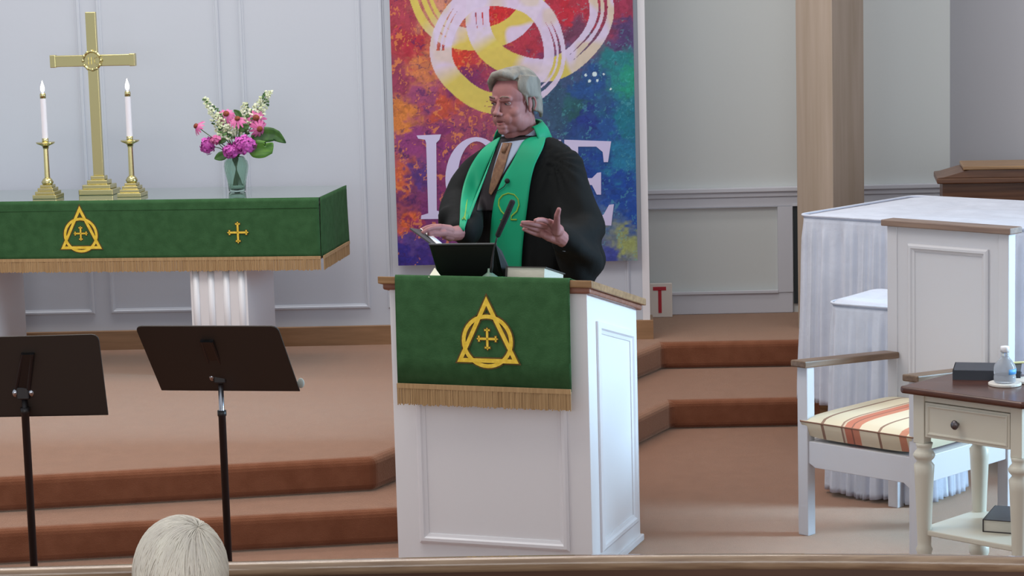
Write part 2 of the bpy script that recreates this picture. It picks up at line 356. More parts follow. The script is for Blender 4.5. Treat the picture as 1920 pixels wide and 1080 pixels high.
def fringe(root, x0, x1, zt_, hgt, y, axis='x', pitch_=.0045):
    mb = MB(); n = int(abs(x1-x0)/pitch_)
    def bx(a, b, d0, d1, z0, z1):
        if axis == 'x': mb.box(a, b, y-d1, y-d0, z0, z1)
        else: mb.box(y+d0, y+d1, a, b, z0, z1)
    bx(x0, x1, .001, .007, zt_-hgt*.22, zt_)
    for i in range(n):
        x = x0+(i+.5)*pitch_*np.sign(x1-x0); wv = pitch_*.42; l = hgt*(.93+.1*random.random()); o_ = random.uniform(0, .003)
        bx(x-wv, x+wv, .001+o_, .004+o_, zt_-l, zt_-hgt*.2)
    o = mb.build('fringe', FRINGE, root); o['kind'] = 'stuff'; return o

# ------------------------------------------------------------------ altar
AR = D2R(-5.5)
alt = thing('altar_table', 'white altar table on fluted pedestals under the long green cloth', 'altar', (-2.495, 10.645, Z2), AR)
AH = .865; HWd = 1.17
MB().box(-HWd+.008, HWd-.008, .006, .594, AH-.035, AH-.006).build('tabletop', WHITE, alt)
MB().box(-HWd+.012, HWd-.012, .012, .588, AH-.30, AH-.035).build('apron', WHITE, alt)
o = MB().box(-HWd, HWd, .0, .6, AH-.006, AH).build('glass_top', mat('glass_over_cloth', (92, 112, 104), .06, spec=.9, coat=.6), alt); 
for sx in (-1, 1):
    a, b = sorted((sx*.515, sx*.795)); lg = MB().box(a, b, .03, .56, 0, AH-.30).build('pedestal', WHITE, alt)
    for k in range(4):
        xx = a+.028+k*(b-a-.056)/3
        MB().tube([(xx, .03, .06), (xx, .03, AH-.33)], .017, 12).build('flute', WHITE, lg, smooth=True)
    MB().box(a-.02, b+.02, .012, .58, 0, .05).build('foot', WHITE, lg, bevel=.006)
ac = thing('altar_cloth', 'long green fringed cloth hanging over the altar front with gold emblems', 'altar cloth', (-2.495, 10.645, Z2), AR)
zc0 = AH-.285
cloth_panel(ac, 'front_panel', -HWd, HWd, zc0, AH+.001, -.003, .0025, 120, 14, 3)
MB().box(-HWd, HWd, -.012, .0, AH-.048, AH-.044).build('seam', BROWNTHREAD if 0 else GREEN, ac)
fringe(ac, -HWd, HWd, zc0+.006, .068, -.008)
cloth_panel(ac, 'side_panel', .0, .6, zc0+.0, AH+.001, HWd+.002, .003, 30, 14, 5, axis='y')
fringe(ac, .0, .6, zc0+.006, .068, HWd+.008, axis='y')
yf = -.0105
emblem(ac, local(alt, at(151, 441, Y=10.64))*Vector((1, 0, 1)).to_3d() if 0 else Vector((local(alt, at(151, 441, Y=10.63)).x, yf, local(alt, at(151, 441, Y=10.63)).z)), (1, 0, 0), (0, 0, 1), (0, -1, 0), .078)
q = local(alt, at(448, 435, Y=10.58)); emblem(ac, (q.x, yf, q.z), (1, 0, 0), (0, 0, 1), (0, -1, 0), .052, False)

# brass cross
ZT = Z2+AH
cb = at(186, 368, Y=10.95); bc = thing('altar_cross', 'tall polished brass cross on a stepped base between two candles', 'cross', (cb.x, 10.97, ZT), AR)
for k, (hw_, z0, z1) in enumerate(((.088, 0, .028), (.072, .028, .05), (.052, .05, .072), (.036, .072, .092))):
    MB().box(-hw_, hw_, -hw_*.75, hw_*.75, z0, z1).build('base_step', BRASS, bc, bevel=.004)
MB().box(-.026, .026, -.011, .011, .092, .895).build('upright', BRASS, bc, bevel=.003)
MB().box(-.213, .213, -.013, .013, .63, .686).build('crossbar', BRASS, bc, bevel=.003)
for s_ in (-1, 1): MB().box(min(s_*.187, s_*.216), max(s_*.187, s_*.216), -.016, .016, .627, .689).build('bar_cap', BRASS, bc, bevel=.003)
Rx = Matrix.Rotation(D2R(90), 4, 'X')
md = MB().lathe([(.05, 0), (.05, .006), (.044, .010), (.038, .006), (.001, .006)], (0, -.012, .658), 32, Rx).build('medallion', BRASS, bc, smooth=False)
t = MB()
for a in range(12): t.ell((.045*math.cos(a*math.pi/6), -.02, .658+.045*math.sin(a*math.pi/6)), (.008, .006, .008), 8, 6)
t.build('medallion_rim', BRASS, md, smooth=True)
t = MB(); t.ribbon([(-.02, -.018, .64), (-.02, -.018, .676)], .005, (0, -1, 0), .006); t.ribbon([(-.005, -.018, .64), (-.005, -.018, .676)], .005, (0, -1, 0), .006)
t.ribbon([(-.02, -.018, .658), (-.005, -.018, .658)], .004, (0, -1, 0), .006); t.ribbon([(.02+.01*math.cos(a), -.018, .658+.018*math.sin(a)) for a in [D2R(q_) for q_ in range(60, 310, 30)]], .005, (0, -1, 0), .006)
t.build('monogram', BRASS, md)
# candlesticks
WAX = mat('white_wax', (240, 238, 245), .45)
FL = mat('flame', (255, 240, 210), .5, emit=((255, 244, 226), 9))
for px, lab in ((91, 'brass candlestick with lit white candle, left of the brass cross'), (249, 'brass candlestick with lit white candle, right of the brass cross')):
    p = at(px, 374, Y=10.82)
    cs = thing('candlestick', lab, 'candlestick', (p.x, 10.82, ZT), AR, 'candlesticks on the altar')
    for hw_, z0, z1 in ((.060, 0, .02), (.05, .02, .036), (.04, .036, .052), (.03, .052, .066)):
        MB().box(-hw_, hw_, -hw_, hw_, z0, z1).build('base_step', BRASS, cs, bevel=.003)
    MB().lathe([(.024, .066), (.03, .078), (.022, .092), (.014, .1)], seg=20).build('knop', BRASS, cs, smooth=True)
    MB().lathe([(.014, .098), (.0125, .24), (.017, .247)], seg=8).build('stem', BRASS, cs)
    MB().lathe([(.012, .247), (.02, .256), (.043, .266), (.046, .273), (.03, .272), (.015, .270)], seg=28).build('drip_pan', BRASS, cs, smooth=True)
    MB().lathe([(.015, .268), (.016, .292), (.013, .292)], seg=20).build('socket', BRASS, cs, smooth=True)
    cn = MB().lathe([(.0145, .28), (.0138, .488)], seg=20).build('candle', WAX, cs, smooth=False)
    MB().lathe([(.0145, .486), (.0145, .506), (.009, .512), (.004, .513)], seg=20).build('candle_follower', BRASS, cn, smooth=True)
    MB().lathe([(.0015, .512), (.008, .522), (.0105, .532), (.008, .546), (.003, .562), (.0005, .572)], seg=14).build('flame', FL, cn, smooth=True)

# ------------------------------------------------------------------ vase of flowers
VY = 10.93; vp = at(445, 362, Y=VY)
vs_ = thing('glass_vase', 'green ribbed glass vase holding flowers on the altar', 'vase', (vp.x, VY, ZT))
VG = mat('green_glass', (206, 228, 216), .05, trans=.95, ior=1.2)
MB().lathe([(.03, 0), (.04, .004), (.046, .05), (.057, .1), (.06, .125), (.056, .148), (.043, .166), (.038, .172), (.034, .172), (.039, .164), (.05, .147), (.054, .125), (.05, .1), (.04, .05), (.034, .014), (.001, .01)], seg=48, rib=.02, nr=16).build('vessel', VG, vs_, smooth=True)
LEAF = mat('leaf_green', (66, 110, 44), .45, c2=(44, 84, 36), scale=30)
LEAFL = mat('hosta_green', (92, 140, 44), .45, c2=(60, 108, 40), scale=16, stretch=(1, 1, 4))
PINK = mat('pink_petal', (190, 80, 140), .6, c2=(214, 120, 170), scale=40)
MAG = mat('magenta_petal', (180, 60, 160), .6, c2=(206, 100, 190), scale=50)
WHP = mat('cream_petal', (222, 226, 206), .6, c2=(196, 208, 160), scale=40)
CONE = mat('cone_brown', (96, 40, 30), .7, c2=(150, 70, 30), scale=90)
GDK = mat('stem_green', (70, 96, 50), .6)
vroot = Vector((vp.x, VY, ZT+.03))
def stem(mb, tip, r_=.0022):
    tip = Vector(tip); neck = Vector((vp.x+(tip.x-vp.x)*.12, VY+(tip.y-VY)*.1, ZT+.175))
    pts = [vroot+Vector((-(tip.x-vp.x)*.15, 0, 0)), neck, neck.lerp(tip, .5)+Vector((0, 0, .012)), tip]; mb.tube(pts, r_, 6)
def petal(mb, base, d, nrm_, l, wd, curl=0):
    d = Vector(d).normalized(); nrm_ = Vector(nrm_); sd = d.cross(nrm_).normalized(); base = Vector(base)
    rows = []
    for u_, ww in ((0, .3), (.35, .9), (.7, 1), (1, .35)):
        c_ = base+d*l*u_-nrm_*(curl*l*u_*u_); rows.append([c_-sd*wd*ww/2, c_+nrm_*.0008, c_+sd*wd*ww/2])
    mb.grid(rows)
def flower_root(name, label, cat, p, group): return thing(name, label, cat, tuple(p), 0, group)
def coneflower(px, py, dy, size, facing, label):
    p = at(px, py, Y=VY+dy); r_ = flower_root('coneflower', label, 'flower', p, 'coneflowers in the vase')
    f_ = Vector(facing).normalized(); Q = f_.to_track_quat('Z', 'Y').to_matrix()
    MB().ell((0, 0, 0), (size*.3, size*.3, size*.22), 14, 8, Q).build('flower_centre', CONE, r_, smooth=True)
    mb = MB()
    for k in range(13):
        a = 2*math.pi*k/13+random.uniform(-.1, .1); d = Q @ Vector((math.cos(a), math.sin(a), -.45)); petal(mb, d.normalized()*size*.22, d, Q @ Vector((0, 0, 1)), size*.8, size*.26, .25)
    mb.build('petals', PINK, r_, smooth=True)
    s_ = MB(); stem(s_, p-f_*.006); o_ = s_.build('stem', GDK, r_, smooth=True); o_.location = -p
coneflower(424, 213, -.02, .052, (.1, -.8, .6), 'pink coneflower at upper left of the bouquet, facing forward')
coneflower(367, 236, -.01, .046, (-.8, -.4, .5), 'pink coneflower sticking out furthest left in the bouquet')
coneflower(445, 222, -.06, .048, (0, -.6, .8), 'pink coneflower in the middle top of the bouquet')
coneflower(480, 221, -.03, .056, (.1, -.9, .3), 'pink coneflower on the right side of the bouquet, upper one')
coneflower(487, 242, -.05, .05, (.4, -.9, -.1), 'deep pink coneflower on the right above the big leaf, lower one')
def cluster(px, py, dy, R_, n, m_, name, label, fs=.012, sq=(1, .8, .8)):
    p = at(px, py, Y=VY+dy); r_ = flower_root(name, label, 'flower', p, 'phlox heads in the vase')
    mb = MB(); cn = MB()
    for k in range(n):
        z = 1-2*(k+.5)/n; a = k*2.39996; d = Vector((math.sqrt(1-z*z)*math.cos(a), math.sqrt(1-z*z)*math.sin(a), z))
        c_ = Vector((d.x*sq[0], d.y*sq[1], d.z*sq[2]))*R_*random.uniform(.72, 1.22); Q = d.to_track_quat('Z', 'Y').to_matrix(); a0 = random.random()*6
        for j in range(5):
            aa = a0+j*2*math.pi/5; dd = Q @ Vector((math.cos(aa), math.sin(aa), random.uniform(-.1, .8))); petal(mb, c_, dd, Q @ Vector((0, 0, 1)), fs, fs*.85, .2)
    mb.build('florets', m_, r_, smooth=True)
    s_ = MB().ell((0, 0, 0), (R_*.5*sq[0], R_*.5*sq[1], R_*.5*sq[2]), 12, 8); s_.build('flower_core', GDK, r_, smooth=True)
    s_ = MB(); stem(s_, p); o_ = s_.build('stem', GDK, r_, smooth=True); o_.location = -p
cluster(459, 271, -.08, .046, 70, MAG, 'phlox', 'large round magenta phlox head above the vase rim', .017)
cluster(434, 283, -.085, .036, 46, MAG, 'phlox', 'magenta phlox head at the vase rim, left of the largest one', .016)
cluster(389, 272, -.03, .034, 40, MAG, 'phlox', 'magenta phlox head hanging out at lower left of the bouquet', .016, (.9, .7, 1.1))
cluster(404, 262, -.06, .022, 20, PINK, 'phlox', 'small pink phlox head between the lower left head and the middle', .014)
def spike(tip, base, dy, n, R_, m_, label):
    pb_, pt_ = at(*base, Y=VY+dy), at(*tip, Y=VY+dy); r_ = flower_root('white_flower_spike', label, 'flower', pb_, 'white flower spikes in the vase')
    ax = pt_-pb_; mb = MB(); lf = MB()
    for k in range(n):
        t_ = k/n; a = k*2.4; rad = R_*(1-.75*t_)*random.uniform(.5, 1.1); c_ = ax*t_+Vector((math.cos(a)*rad, math.sin(a)*rad, 0))
        for j in range(4):
            aa = random.random()*6; d = Vector((math.cos(aa), math.sin(aa)*.7, random.uniform(-.3, .8))); petal(mb if k % 5 else lf, c_, d, (0, -1, .3), .016*(1-.45*t_), .010, .2)
    mb.build('florets', m_, r_, smooth=True); lf.build('small_leaf', LEAF, r_, smooth=True)
    s_ = MB().tube([(0, 0, 0), ax*.5, ax*.99], [.003, .002, .001], 6); s_.build('stalk', GDK, r_, smooth=True)
    s_ = MB(); stem(s_, pb_); o_ = s_.build('stem', GDK, r_, smooth=True); o_.location = -pb_
spike((384, 182), (425, 255), .02, 80, .05, WHP, 'pale green and white flower spike leaning left at the top')
spike((410, 212), (430, 262), -.02, 70, .05, WHP, 'short white flower spike in the middle left of the bouquet')
spike((505, 170), (468, 232), .02, 90, .055, WHP, 'white flower spike reaching highest on the right of the bouquet')
spike((462, 192), (450, 252), .03, 60, .045, WHP, 'white flower spike at the middle back of the bouquet')
def bigleaf(pts_c, wd, dy, m_, label, name='hosta_leaf', tilt=0):
    P = [at(x, y, Y=VY+dy) for x, y in pts_c]; r_ = thing(name, label, 'leaf', tuple(P[0]), 0, 'leaves in the vase'); N_ = 14; rows = []
    for i in range(N_+1):
        t_ = i/N_; f_ = t_*(len(P)-1); k = min(int(f_), len(P)-2); c_ = P[k].lerp(P[k+1], f_-k); d = (P[k+1]-P[k]).normalized(); sd = Vector((0, -1, 0)).cross(d).normalized()
        ww = wd*math.sin(math.pi*min(1, t_**.8*.97+.02))**.75
        rows.append([c_-P[0]+sd*ww*v_+Vector((0, -.25*abs(v_)*ww-.0, tilt*v_*ww)) for v_ in (-.5, -.3, -.1, 0, .1, .3, .5)])
    solid(MB().grid(rows).build('blade', m_, r_, smooth=True), .001)
    s_ = MB(); stem(s_, P[0], .003); o_ = s_.build('stalk', GDK, r_, smooth=True); o_.location = -P[0]
bigleaf([(470, 262), (492, 252), (515, 252), (536, 268)], .075, -.02, LEAF, 'dark pointed leaf reaching furthest right from the bouquet')
bigleaf([(466, 276), (480, 279), (500, 280), (512, 268)], .09, -.05, LEAFL, 'broad bright green hosta leaf right of the magenta flowers')
bigleaf([(450, 246), (458, 238), (468, 236)], .036, -.06, LEAF, 'small dark green leaf at the centre of the bouquet', 'flower_leaf')
bigleaf([(428, 288), (414, 293), (402, 298)], .045, -.04, LEAF, 'rounded green leaf drooping left beside the vase rim', 'flower_leaf')
bigleaf([(452, 222), (446, 212), (438, 206)], .03, -.02, LEAF, 'small dark leaf behind the middle coneflower', 'flower_leaf')
bigleaf([(425, 262), (414, 264), (404, 270)], .03, -.05, LEAF, 'dark leaf between the magenta flower heads', 'flower_leaf')
# ------------------------------------------------------------------ pulpit
PR = D2R(-17); PLOC = (-.4116, 7.9096, 0)
pul = thing('pulpit', 'white panelled pulpit with slanted oak top in the centre', 'pulpit', PLOC, PR)
PM = Matrix.Translation(PLOC) @ Matrix.Rotation(PR, 4, 'Z')
def pw(x, y, z): return PM @ Vector((x, y, z))
sl = -.237; hw_ = .375; D_ = .62
MB().prism([(-hw_, 0, 0), (-hw_, D_, 0), (-hw_, D_, 1.045+sl*D_), (-hw_, 0, 1.045)], (2*hw_, 0, 0)).build('body', WHITE, pul, bevel=.003)
def top(x0, x1, y0, y1, zt_, th):
    return MB().prism([(x0, y0, zt_+sl*y0-th), (x0, y1, zt_+sl*y1-th), (x0, y1, zt_+sl*y1), (x0, y0, zt_+sl*y0)], (x1-x0, 0, 0))
top(-hw_-.03, hw_+.03, -.035, D_+.035, 1.088, .026).build('desk_top', OAK, pul, bevel=.003)
top(-hw_-.018, hw_+.018, -.02, D_+.02, 1.064, .022).build('top_moulding', mat('rosy_oak', (118, 76, 60), .35, c2=(146, 100, 82), scale=3, stretch=(1.2, 18, 18)), pul, bevel=.006)
MB().frame([(-.285, 0, .11), (.292, 0, .11), (.292, 0, .98), (-.285, 0, .98)], (0, -1, 0), .036, .014).build('front_panel_moulding', TRIM, pul)
MB().frame([(hw_, .10, .085), (hw_, D_-.06, .085), (hw_, D_-.06, .955+sl*(D_-.06)), (hw_, .10, .955+sl*.1)], (1, 0, 0), .04, .014).build('side_panel_moulding', TRIM, pul)
MB().frame([(-hw_, D_-.06, .125), (-hw_, .10, .125), (-hw_, .10, .955+sl*.1), (-hw_, D_-.06, .955+sl*(D_-.06))], (-1, 0, 0), .04, .014).build('side_panel_moulding', TRIM, pul)
MB().box(-hw_-.012, hw_+.012, -.012, D_+.012, 0, .025).build('plinth', WHITE, pul, bevel=.004)
pc = thing('pulpit_cloth', 'green fringed cloth with triangle and ring emblem hanging on the pulpit front', 'pulpit cloth', PLOC, PR)
P_ = []
x0c, x1c = -.335, .325
prof = [(.30, 1.0905+sl*.30), (.10, 1.0905+sl*.1), (-.02, 1.0905+sl*-.02), (-.034, 1.0995), (-.0385, 1.095), (-.040, 1.08), (-.040, 1.0), (-.040, .9), (-.041, .8), (-.042, .705)]
for i in range(41):
    u_ = i/40; x_ = x0c+(x1c-x0c)*u_
    P_.append([(x_, y_-(.003+.0025*math.sin(u_*13+k)+.003*math.exp(-((u_-.47)/.03)**2))*(1 if z_ < 1.05 else 0), z_+.003-(.008*u_ if z_ < .75 else 0)) for k, (y_, z_) in enumerate(prof)])
solid(MB().grid(P_).build('cloth_panel', GREEN, pc, smooth=True), .002, 0)
fringe(pc, x0c, x1c, .710, .078, -.0495, pitch_=.0042)
def pfront(px, py):
    for k in range(8): pass
    a = CAM; r_ = at(px, py, Y=7.9)-a; n = PM.to_3x3() @ Vector((0, -1, 0)); p0 = pw(0, -.049, 0); t_ = (p0-a).dot(n)/r_.dot(n); return PM.inverted() @ (a+r_*t_)
emblem(pc, pfront(914, 640), (1, 0, 0), (0, 0, 1), (0, -1, 0), .0895)

# things on the pulpit (tilted with the desk)
tilt = math.atan(sl)
def desk(x, y, up=.0): return pw(x, y, 1.0885+sl*y+up)
def on_desk(px, py, up=0, y_=.1):   # desk-local x for a pixel column at given depth row
    return None
bk = bpy.data.objects.new('bible', None); COL.objects.link(bk); bk.empty_display_size = .05
tag(bk, 'thick pale-edged book lying closed on the pulpit, right of the tablet', 'book')
bk.matrix_world = Matrix.Translation(desk(.112, .10, .002)) @ Matrix.Rotation(PR, 4, 'Z') @ Matrix.Rotation(tilt, 4, 'X')
PAGE = mat('book_pages', (206, 200, 188), .8, c2=(188, 182, 168), scale=40, stretch=(1, 1, 40))
MB().box(-.07, .07, .004, .226, .004, .052).build('page_block', PAGE, bk)
MB().box(-.074, .076, 0, .23, 0, .004).box(-.074, .076, 0, .23, .052, .056).box(-.077, -.07, 0, .23, 0, .056).build('cover', mat('book_cover', (60, 56, 52), .6), bk)
# tablet standing with its back to the room
tb = thing('tablet', 'black tablet in its case standing on the pulpit, back to the room', 'tablet', tuple(desk(-.03, .12)), 0)
def tbl(px, py, Y): return at(px, py, Y=Y)-Vector(tb.location)
q0 = [tbl(804, 460, 7.98), tbl(930, 459, 7.92), tbl(944, 519, 8.06), tbl(822, 519, 8.12)]
n_ = (q0[1]-q0[0]).cross(q0[3]-q0[0]).normalized()
if n_.y < 0: n_ = -n_
MB().prism(q0, n_*.010).build('tablet_body', DARKP, tb, bevel=.003)
def qi(q, d, off):
    c_ = sum(q, Vector())/4; return [c_+(p-c_)*(1-d)+off for p in q]
MB().prism(qi(q0, .1, -n_*.0015), n_*.0015).build('back_cover', mat('matte_black', (10, 11, 10), .7), tb)
e_ = [q0[0]+Vector((0, 0, .003)), q0[1]+Vector((.002, 0, .003))]
MB().tube(e_, .0035, 8).build('case_rim', mat('grey_rubber', (58, 62, 64), .6), tb)
MB().prism([q0[1], q0[1]+Vector((.016, .10, -.035)), q0[2]+Vector((.03, .05, .0)), q0[2]], (0, 0.004, 0)).build('case_stand', mat('grey_case', (40, 43, 45), .6), tb)
# folder held in his hand
fp = [at(768, 427, Y=8.03), at(815, 461, Y=8.02), at(829, 458, Y=8.17), at(797, 431, Y=8.24)]
fo = thing('folder', 'grey folder held up at the left of the tablet under the hand', 'folder', tuple(fp[1]), 0)
lp = [p-fp[1] for p in fp]
MB().prism([lp[0], lp[1], lp[2], lp[3]], (0, 0, -.006)).build('folder_board', mat('dark_grey_board', (66, 64, 66), .5), fo)
a_ = [lp[0].lerp(lp[3], .62)+Vector((.004, 0, .001)), lp[1].lerp(lp[2], .38)+Vector((.0, 0, .001)), lp[2]+Vector((0, 0, .001)), lp[3]+Vector((0, 0, .001))]
MB().prism(a_, (0, 0, .003)).build('paper', mat('white_paper', (250, 250, 252), .6), fo)
tp = [at(803, 520, Y=7.93), at(828, 520, Y=7.93), at(815, 502, Y=7.96)]
o = MB().prism([p-tp[0] for p in tp], (0, .004, 0)).build('folded_card', mat('cream_card', (226, 222, 200), .7)); o.location = tp[0]; tag(o, 'small folded cream card at the left foot of the tablet', 'card')
# microphone
mb0 = at(918, 519, Y=7.92)
mc = thing('microphone', 'black gooseneck microphone rising in front of the preacher', 'microphone', tuple(mb0), 0)
def mp(px, py, Y=7.9): return at(px, py, Y=Y)-mb0
MB().lathe([(.03, -.012), (.03, .0), (.022, .006), (.008, .016), (.006, .03)], seg=24).build('base', mat('green_grey_base', (84, 112, 96), .5), mc, smooth=True)
MB().tube([mp(919, 514, 7.92), mp(922, 500, 7.915), mp(923, 486, 7.91), mp(926, 466, 7.905), mp(930, 452, 7.9), mp(934, 438)], [.007, .006, .0045, .003, .003, .003], 10).build('gooseneck', BLACKM, mc, smooth=True)
MB().tube([mp(932, 444), mp(933, 442), mp(948, 408, 7.89), mp(961, 378, 7.88), mp(962, 375, 7.88)], [.006, .0095, .0105, .0105, .007], 16).build('foam_windscreen', mat('black_foam', (24, 24, 27), .95, bump=.5, bscale=300), mc, smooth=True)

# ------------------------------------------------------------------ preacher
PYc = 8.74
man0 = at(975, 300, Y=PYc); man0.z = 0
man = thing('person', 'grey-haired man in black robe and bright green stole speaking behind the pulpit', 'person', tuple(man0), 0)
ROBE = mat('black_robe', (19, 21, 22), .8, spec=.12, bump=.1, bscale=200)
SKIN = mat('skin', (156, 108, 106), .6, c2=(142, 94, 95), scale=9, spec=.35, bump=.04, bscale=120)
ph = D2R(24); U = Vector((math.cos(ph), -math.sin(ph), 0)); FD = Vector((-math.sin(ph), -math.cos(ph), 0))
def L(px, py, Y): return at(px, py, Y=Y)-man0
rb = MB(); rings = [(1.545, .06, .055, 0), (1.53, .095, .07, 0), (1.51, .135, .085, 0), (1.485, .165, .10, 0), (1.45, .195, .115, 0), (1.38, .215, .13, .0), (1.28, .22, .14, .0), (1.15, .22, .15, .01), (1.0, .24, .165, .01), (.8, .26, .18, .01), (.4, .29, .20, .0), (.04, .32, .22, .0)]
zs = np.linspace(1.545, .04, 90); rz = [r_[0] for r_ in rings][::-1]; N_ = 120; vsl = []
for z in zs:
    a = np.interp(z, rz, [r_[1] for r_ in rings][::-1]); b = np.interp(z, rz, [r_[2] for r_ in rings][::-1]); k = min(1, max(0, (1.45-z)/.5))
    cx_ = .02*min(1, max(0, (1.575-z)/.3))
    for j in range(N_):
        t_ = 2*math.pi*j/N_; fold = 1+k*(.028*math.sin(t_*17+3*z)+.02*math.sin(t_*29-2*z+1))
        p = U*(a*fold*math.cos(t_)+cx_)-FD*(b*fold*math.sin(t_)); vsl.append((p.x, p.y, z))
nz = len(zs); rb.add(vsl, [(i*N_+j, i*N_+(j+1) % N_, (i+1)*N_+(j+1) % N_, (i+1)*N_+j) for i in range(nz-1) for j in range(N_)]+[tuple(range(N_))[::-1], tuple(range((nz-1)*N_, nz*N_))])
# his left sleeve (image right)
shl = L(1060, 316, 8.66); el = L(1086, 440, 8.52); wl = L(1062, 452, 8.27)
rb.chain([L(1030, 290, 8.70), shl, L(1074, 375, 8.6), el, L(1080, 455, 8.4), wl], [.07, .078, .088, .100, .09, .062])
rb.chain([el, L(1092, 500, 8.5), L(1080, 545, 8.48)], [.10, .082, .05])
rb.chain([wl+Vector((.02, .0, -.01)), L(1090, 480, 8.4), L(1086, 520, 8.42)], [.055, .075, .05])
rb.chain([L(1080, 455, 8.4), L(1092, 500, 8.4)], [.09, .075])
# his right sleeve (image left)
shr = L(898, 322, 8.80); er = L(864, 392, 8.70)
rb.chain([L(936, 292, 8.76), shr, L(876, 358, 8.76), er, L(872, 425, 8.45), L(866, 434, 8.36)], [.065, .072, .082, .088, .07, .055])
rb.chain([er, L(848, 412, 8.55), L(838, 405, 8.5)], [.07, .05, .03])
robe = rb.build('robe', ROBE, man); remesh(robe, .0105, 4)
# folds pressed into the robe surface
me = robe.data; co = np.empty(len(me.vertices)*3, np.float32); me.vertices.foreach_get('co', co); co = co.reshape(-1, 3); no = np.empty_like(co); me.vertices.foreach_get('normal', no.ravel()) if 0 else None
nn = np.array([v.normal[:] for v in me.vertices], np.float32)
x_, z_ = co[:, 0], co[:, 2]
right = np.clip((x_-.10)/.06, 0, 1)*np.clip((1.47-z_)/.08, 0, 1)
f1 = np.sin((x_*.8+z_*.55)*48+np.sin(z_*11)*1.8)*.010*right
f2 = np.sin((x_*-.9+z_*.35)*46+1)*.009*np.clip((-.13-x_)/.05, 0, 1)*np.clip((1.45-z_)/.08, 0, 1)
gath = np.sin(np.arctan2(z_-1.47, x_-.13)*22)*.006*np.exp(-((np.hypot(x_-.15, z_-1.42)/.08)**2))
co += nn*(f1+f2+gath)[:, None]; me.vertices.foreach_set('co', co.ravel()); me.update()
bvh = BVHTree.FromObject(robe, bpy.context.evaluated_depsgraph_get())
def drape(px, py, off):
    d = (at(px, py, Y=8)-CAM).normalized(); hit, nrm_, _, _ = bvh.ray_cast(CAM-man0, d)
    if hit is None: return None
    return hit-d*off
def strip(name, left, right, m_, off, nw=8, nl=60, thick=.004, parent=None, ypad=None):
    lf, rt_ = np.array(left, float), np.array(right, float)
    def res(a, n): 
        s_ = np.r_[0, np.cumsum(np.hypot(*np.diff(a, axis=0).T))]; t_ = np.linspace(0, s_[-1], n); return np.c_[np.interp(t_, s_, a[:, 0]), np.interp(t_, s_, a[:, 1])]
    A, B = res(lf, nl), res(rt_, nl); rows = []
    for i in range(nl):
        row = []
        for j in range(nw+1):
            p = A[i]*(1-j/nw)+B[i]*(j/nw); row.append(drape(p[0], p[1], off))
        rows.append(row)
    flat = [p for r_ in rows for p in r_ if p is not None]
    for r_ in rows:
        for j in range(len(r_)):
            if r_[j] is None: r_[j] = next((q for q in r_ if q is not None), flat[0])
    # smooth along the length
    for _ in range(14):
        rows = [rows[0]]+[[rows[i][j]*.5+(rows[i-1][j]+rows[i+1][j])*.25 for j in range(nw+1)] for i in range(1, nl-1)]+[rows[-1]]
    return solid(MB().grid(rows).build(name, m_, parent or man, smooth=True), thick, 0)
# head -------------------------------------------------------------
HR = Matrix.Rotation(D2R(-36), 3, 'Z') @ Matrix.Rotation(D2R(3), 3, 'X') ; HC = L(963, 190, 8.72); HS = 1.03
def hp(x, y, z): return HC+HR @ Vector((x, y, z))*HS
class HB(MB):
    def e(s, c, r, R=None, seg=24, rings=16):
        Rm = HR @ R if R is not None else HR; return s.ell(hp(*c), [v*HS for v in r], seg, rings, Rm)
    def c(s, a, ra, b, rb_): return s.cap(hp(*a), ra*HS, hp(*b), rb_*HS)
h = HB()
h.e((0, .015, .038), (.076, .094, .082)); h.e((0, -.018, .03), (.068, .070, .07)); h.e((0, -.022, -.025), (.066, .066, .085)); h.e((0, -.036, -.082), (.050, .046, .036))
for s_ in (-1, 1):
    h.e((s_*.036, -.008, -.072), (.034, .050, .042)); h.e((s_*.038, -.052, -.032), (.027, .026, .026)); h.e((s_*.040, -.040, -.058), (.025, .030, .036))
    h.c((s_*.012, -.089, .016), .0095, (s_*.042, -.078, .017), .0105); h.e((s_*.0125, -.099, -.038), (.0085, .011, .008))
    h.e((s_*.026, -.067, -.056), (.018, .019, .026))
    h.c((s_*.018, -.079, -.011), .005, (s_*.042, -.072, -.012), .005)
    # ears: rim + lobe
    for k in range(9):
        t0, t1 = D2R(-60+k*30), D2R(-30+k*30)
        h.c((s_*(.079+.006*math.cos(t0)), .012+.015*math.cos(t0)*1, -.008+.027*math.sin(t0)), .0045, (s_*(.079+.006*math.cos(t1)), .012+.015*math.cos(t1), -.008+.027*math.sin(t1)), .0045)
    h.e((s_*.075, .006, -.008), (.006, .012, .022)); h.e((s_*.077, .0, -.032), (.006, .008, .010))
h.e((0, -.074, -.102), (.021, .018, .016)); h.c((0, -.086, .006), .0088, (0, -.107, -.030), .0110); h.e((0, -.112, -.033), (.0125, .011, .0105))
h.e((0, -.085, -.055), (.022, .013, .013)); h.c((-.016, -.086, -.063), .0055, (.016, -.086, -.063), .0055); h.c((-.014, -.086, -.074), .006, (.014, -.086, -.074), .006); h.e((0, -.082, -.087), (.024, .012, .012))
h.c((0, .022, -.06), .062, (0, .045, -.17), .062); h.c((0, -.02, -.11), .035, (0, .01, -.15), .045)
head = h.build('head', SKIN, man); remesh(head, .0026, 13, .5)
EW = mat('eye_white', (150, 128, 126), .25); IR = mat('iris', (60, 62, 72), .2); LIDM = mat('shadow_skin', (128, 78, 74), .7)
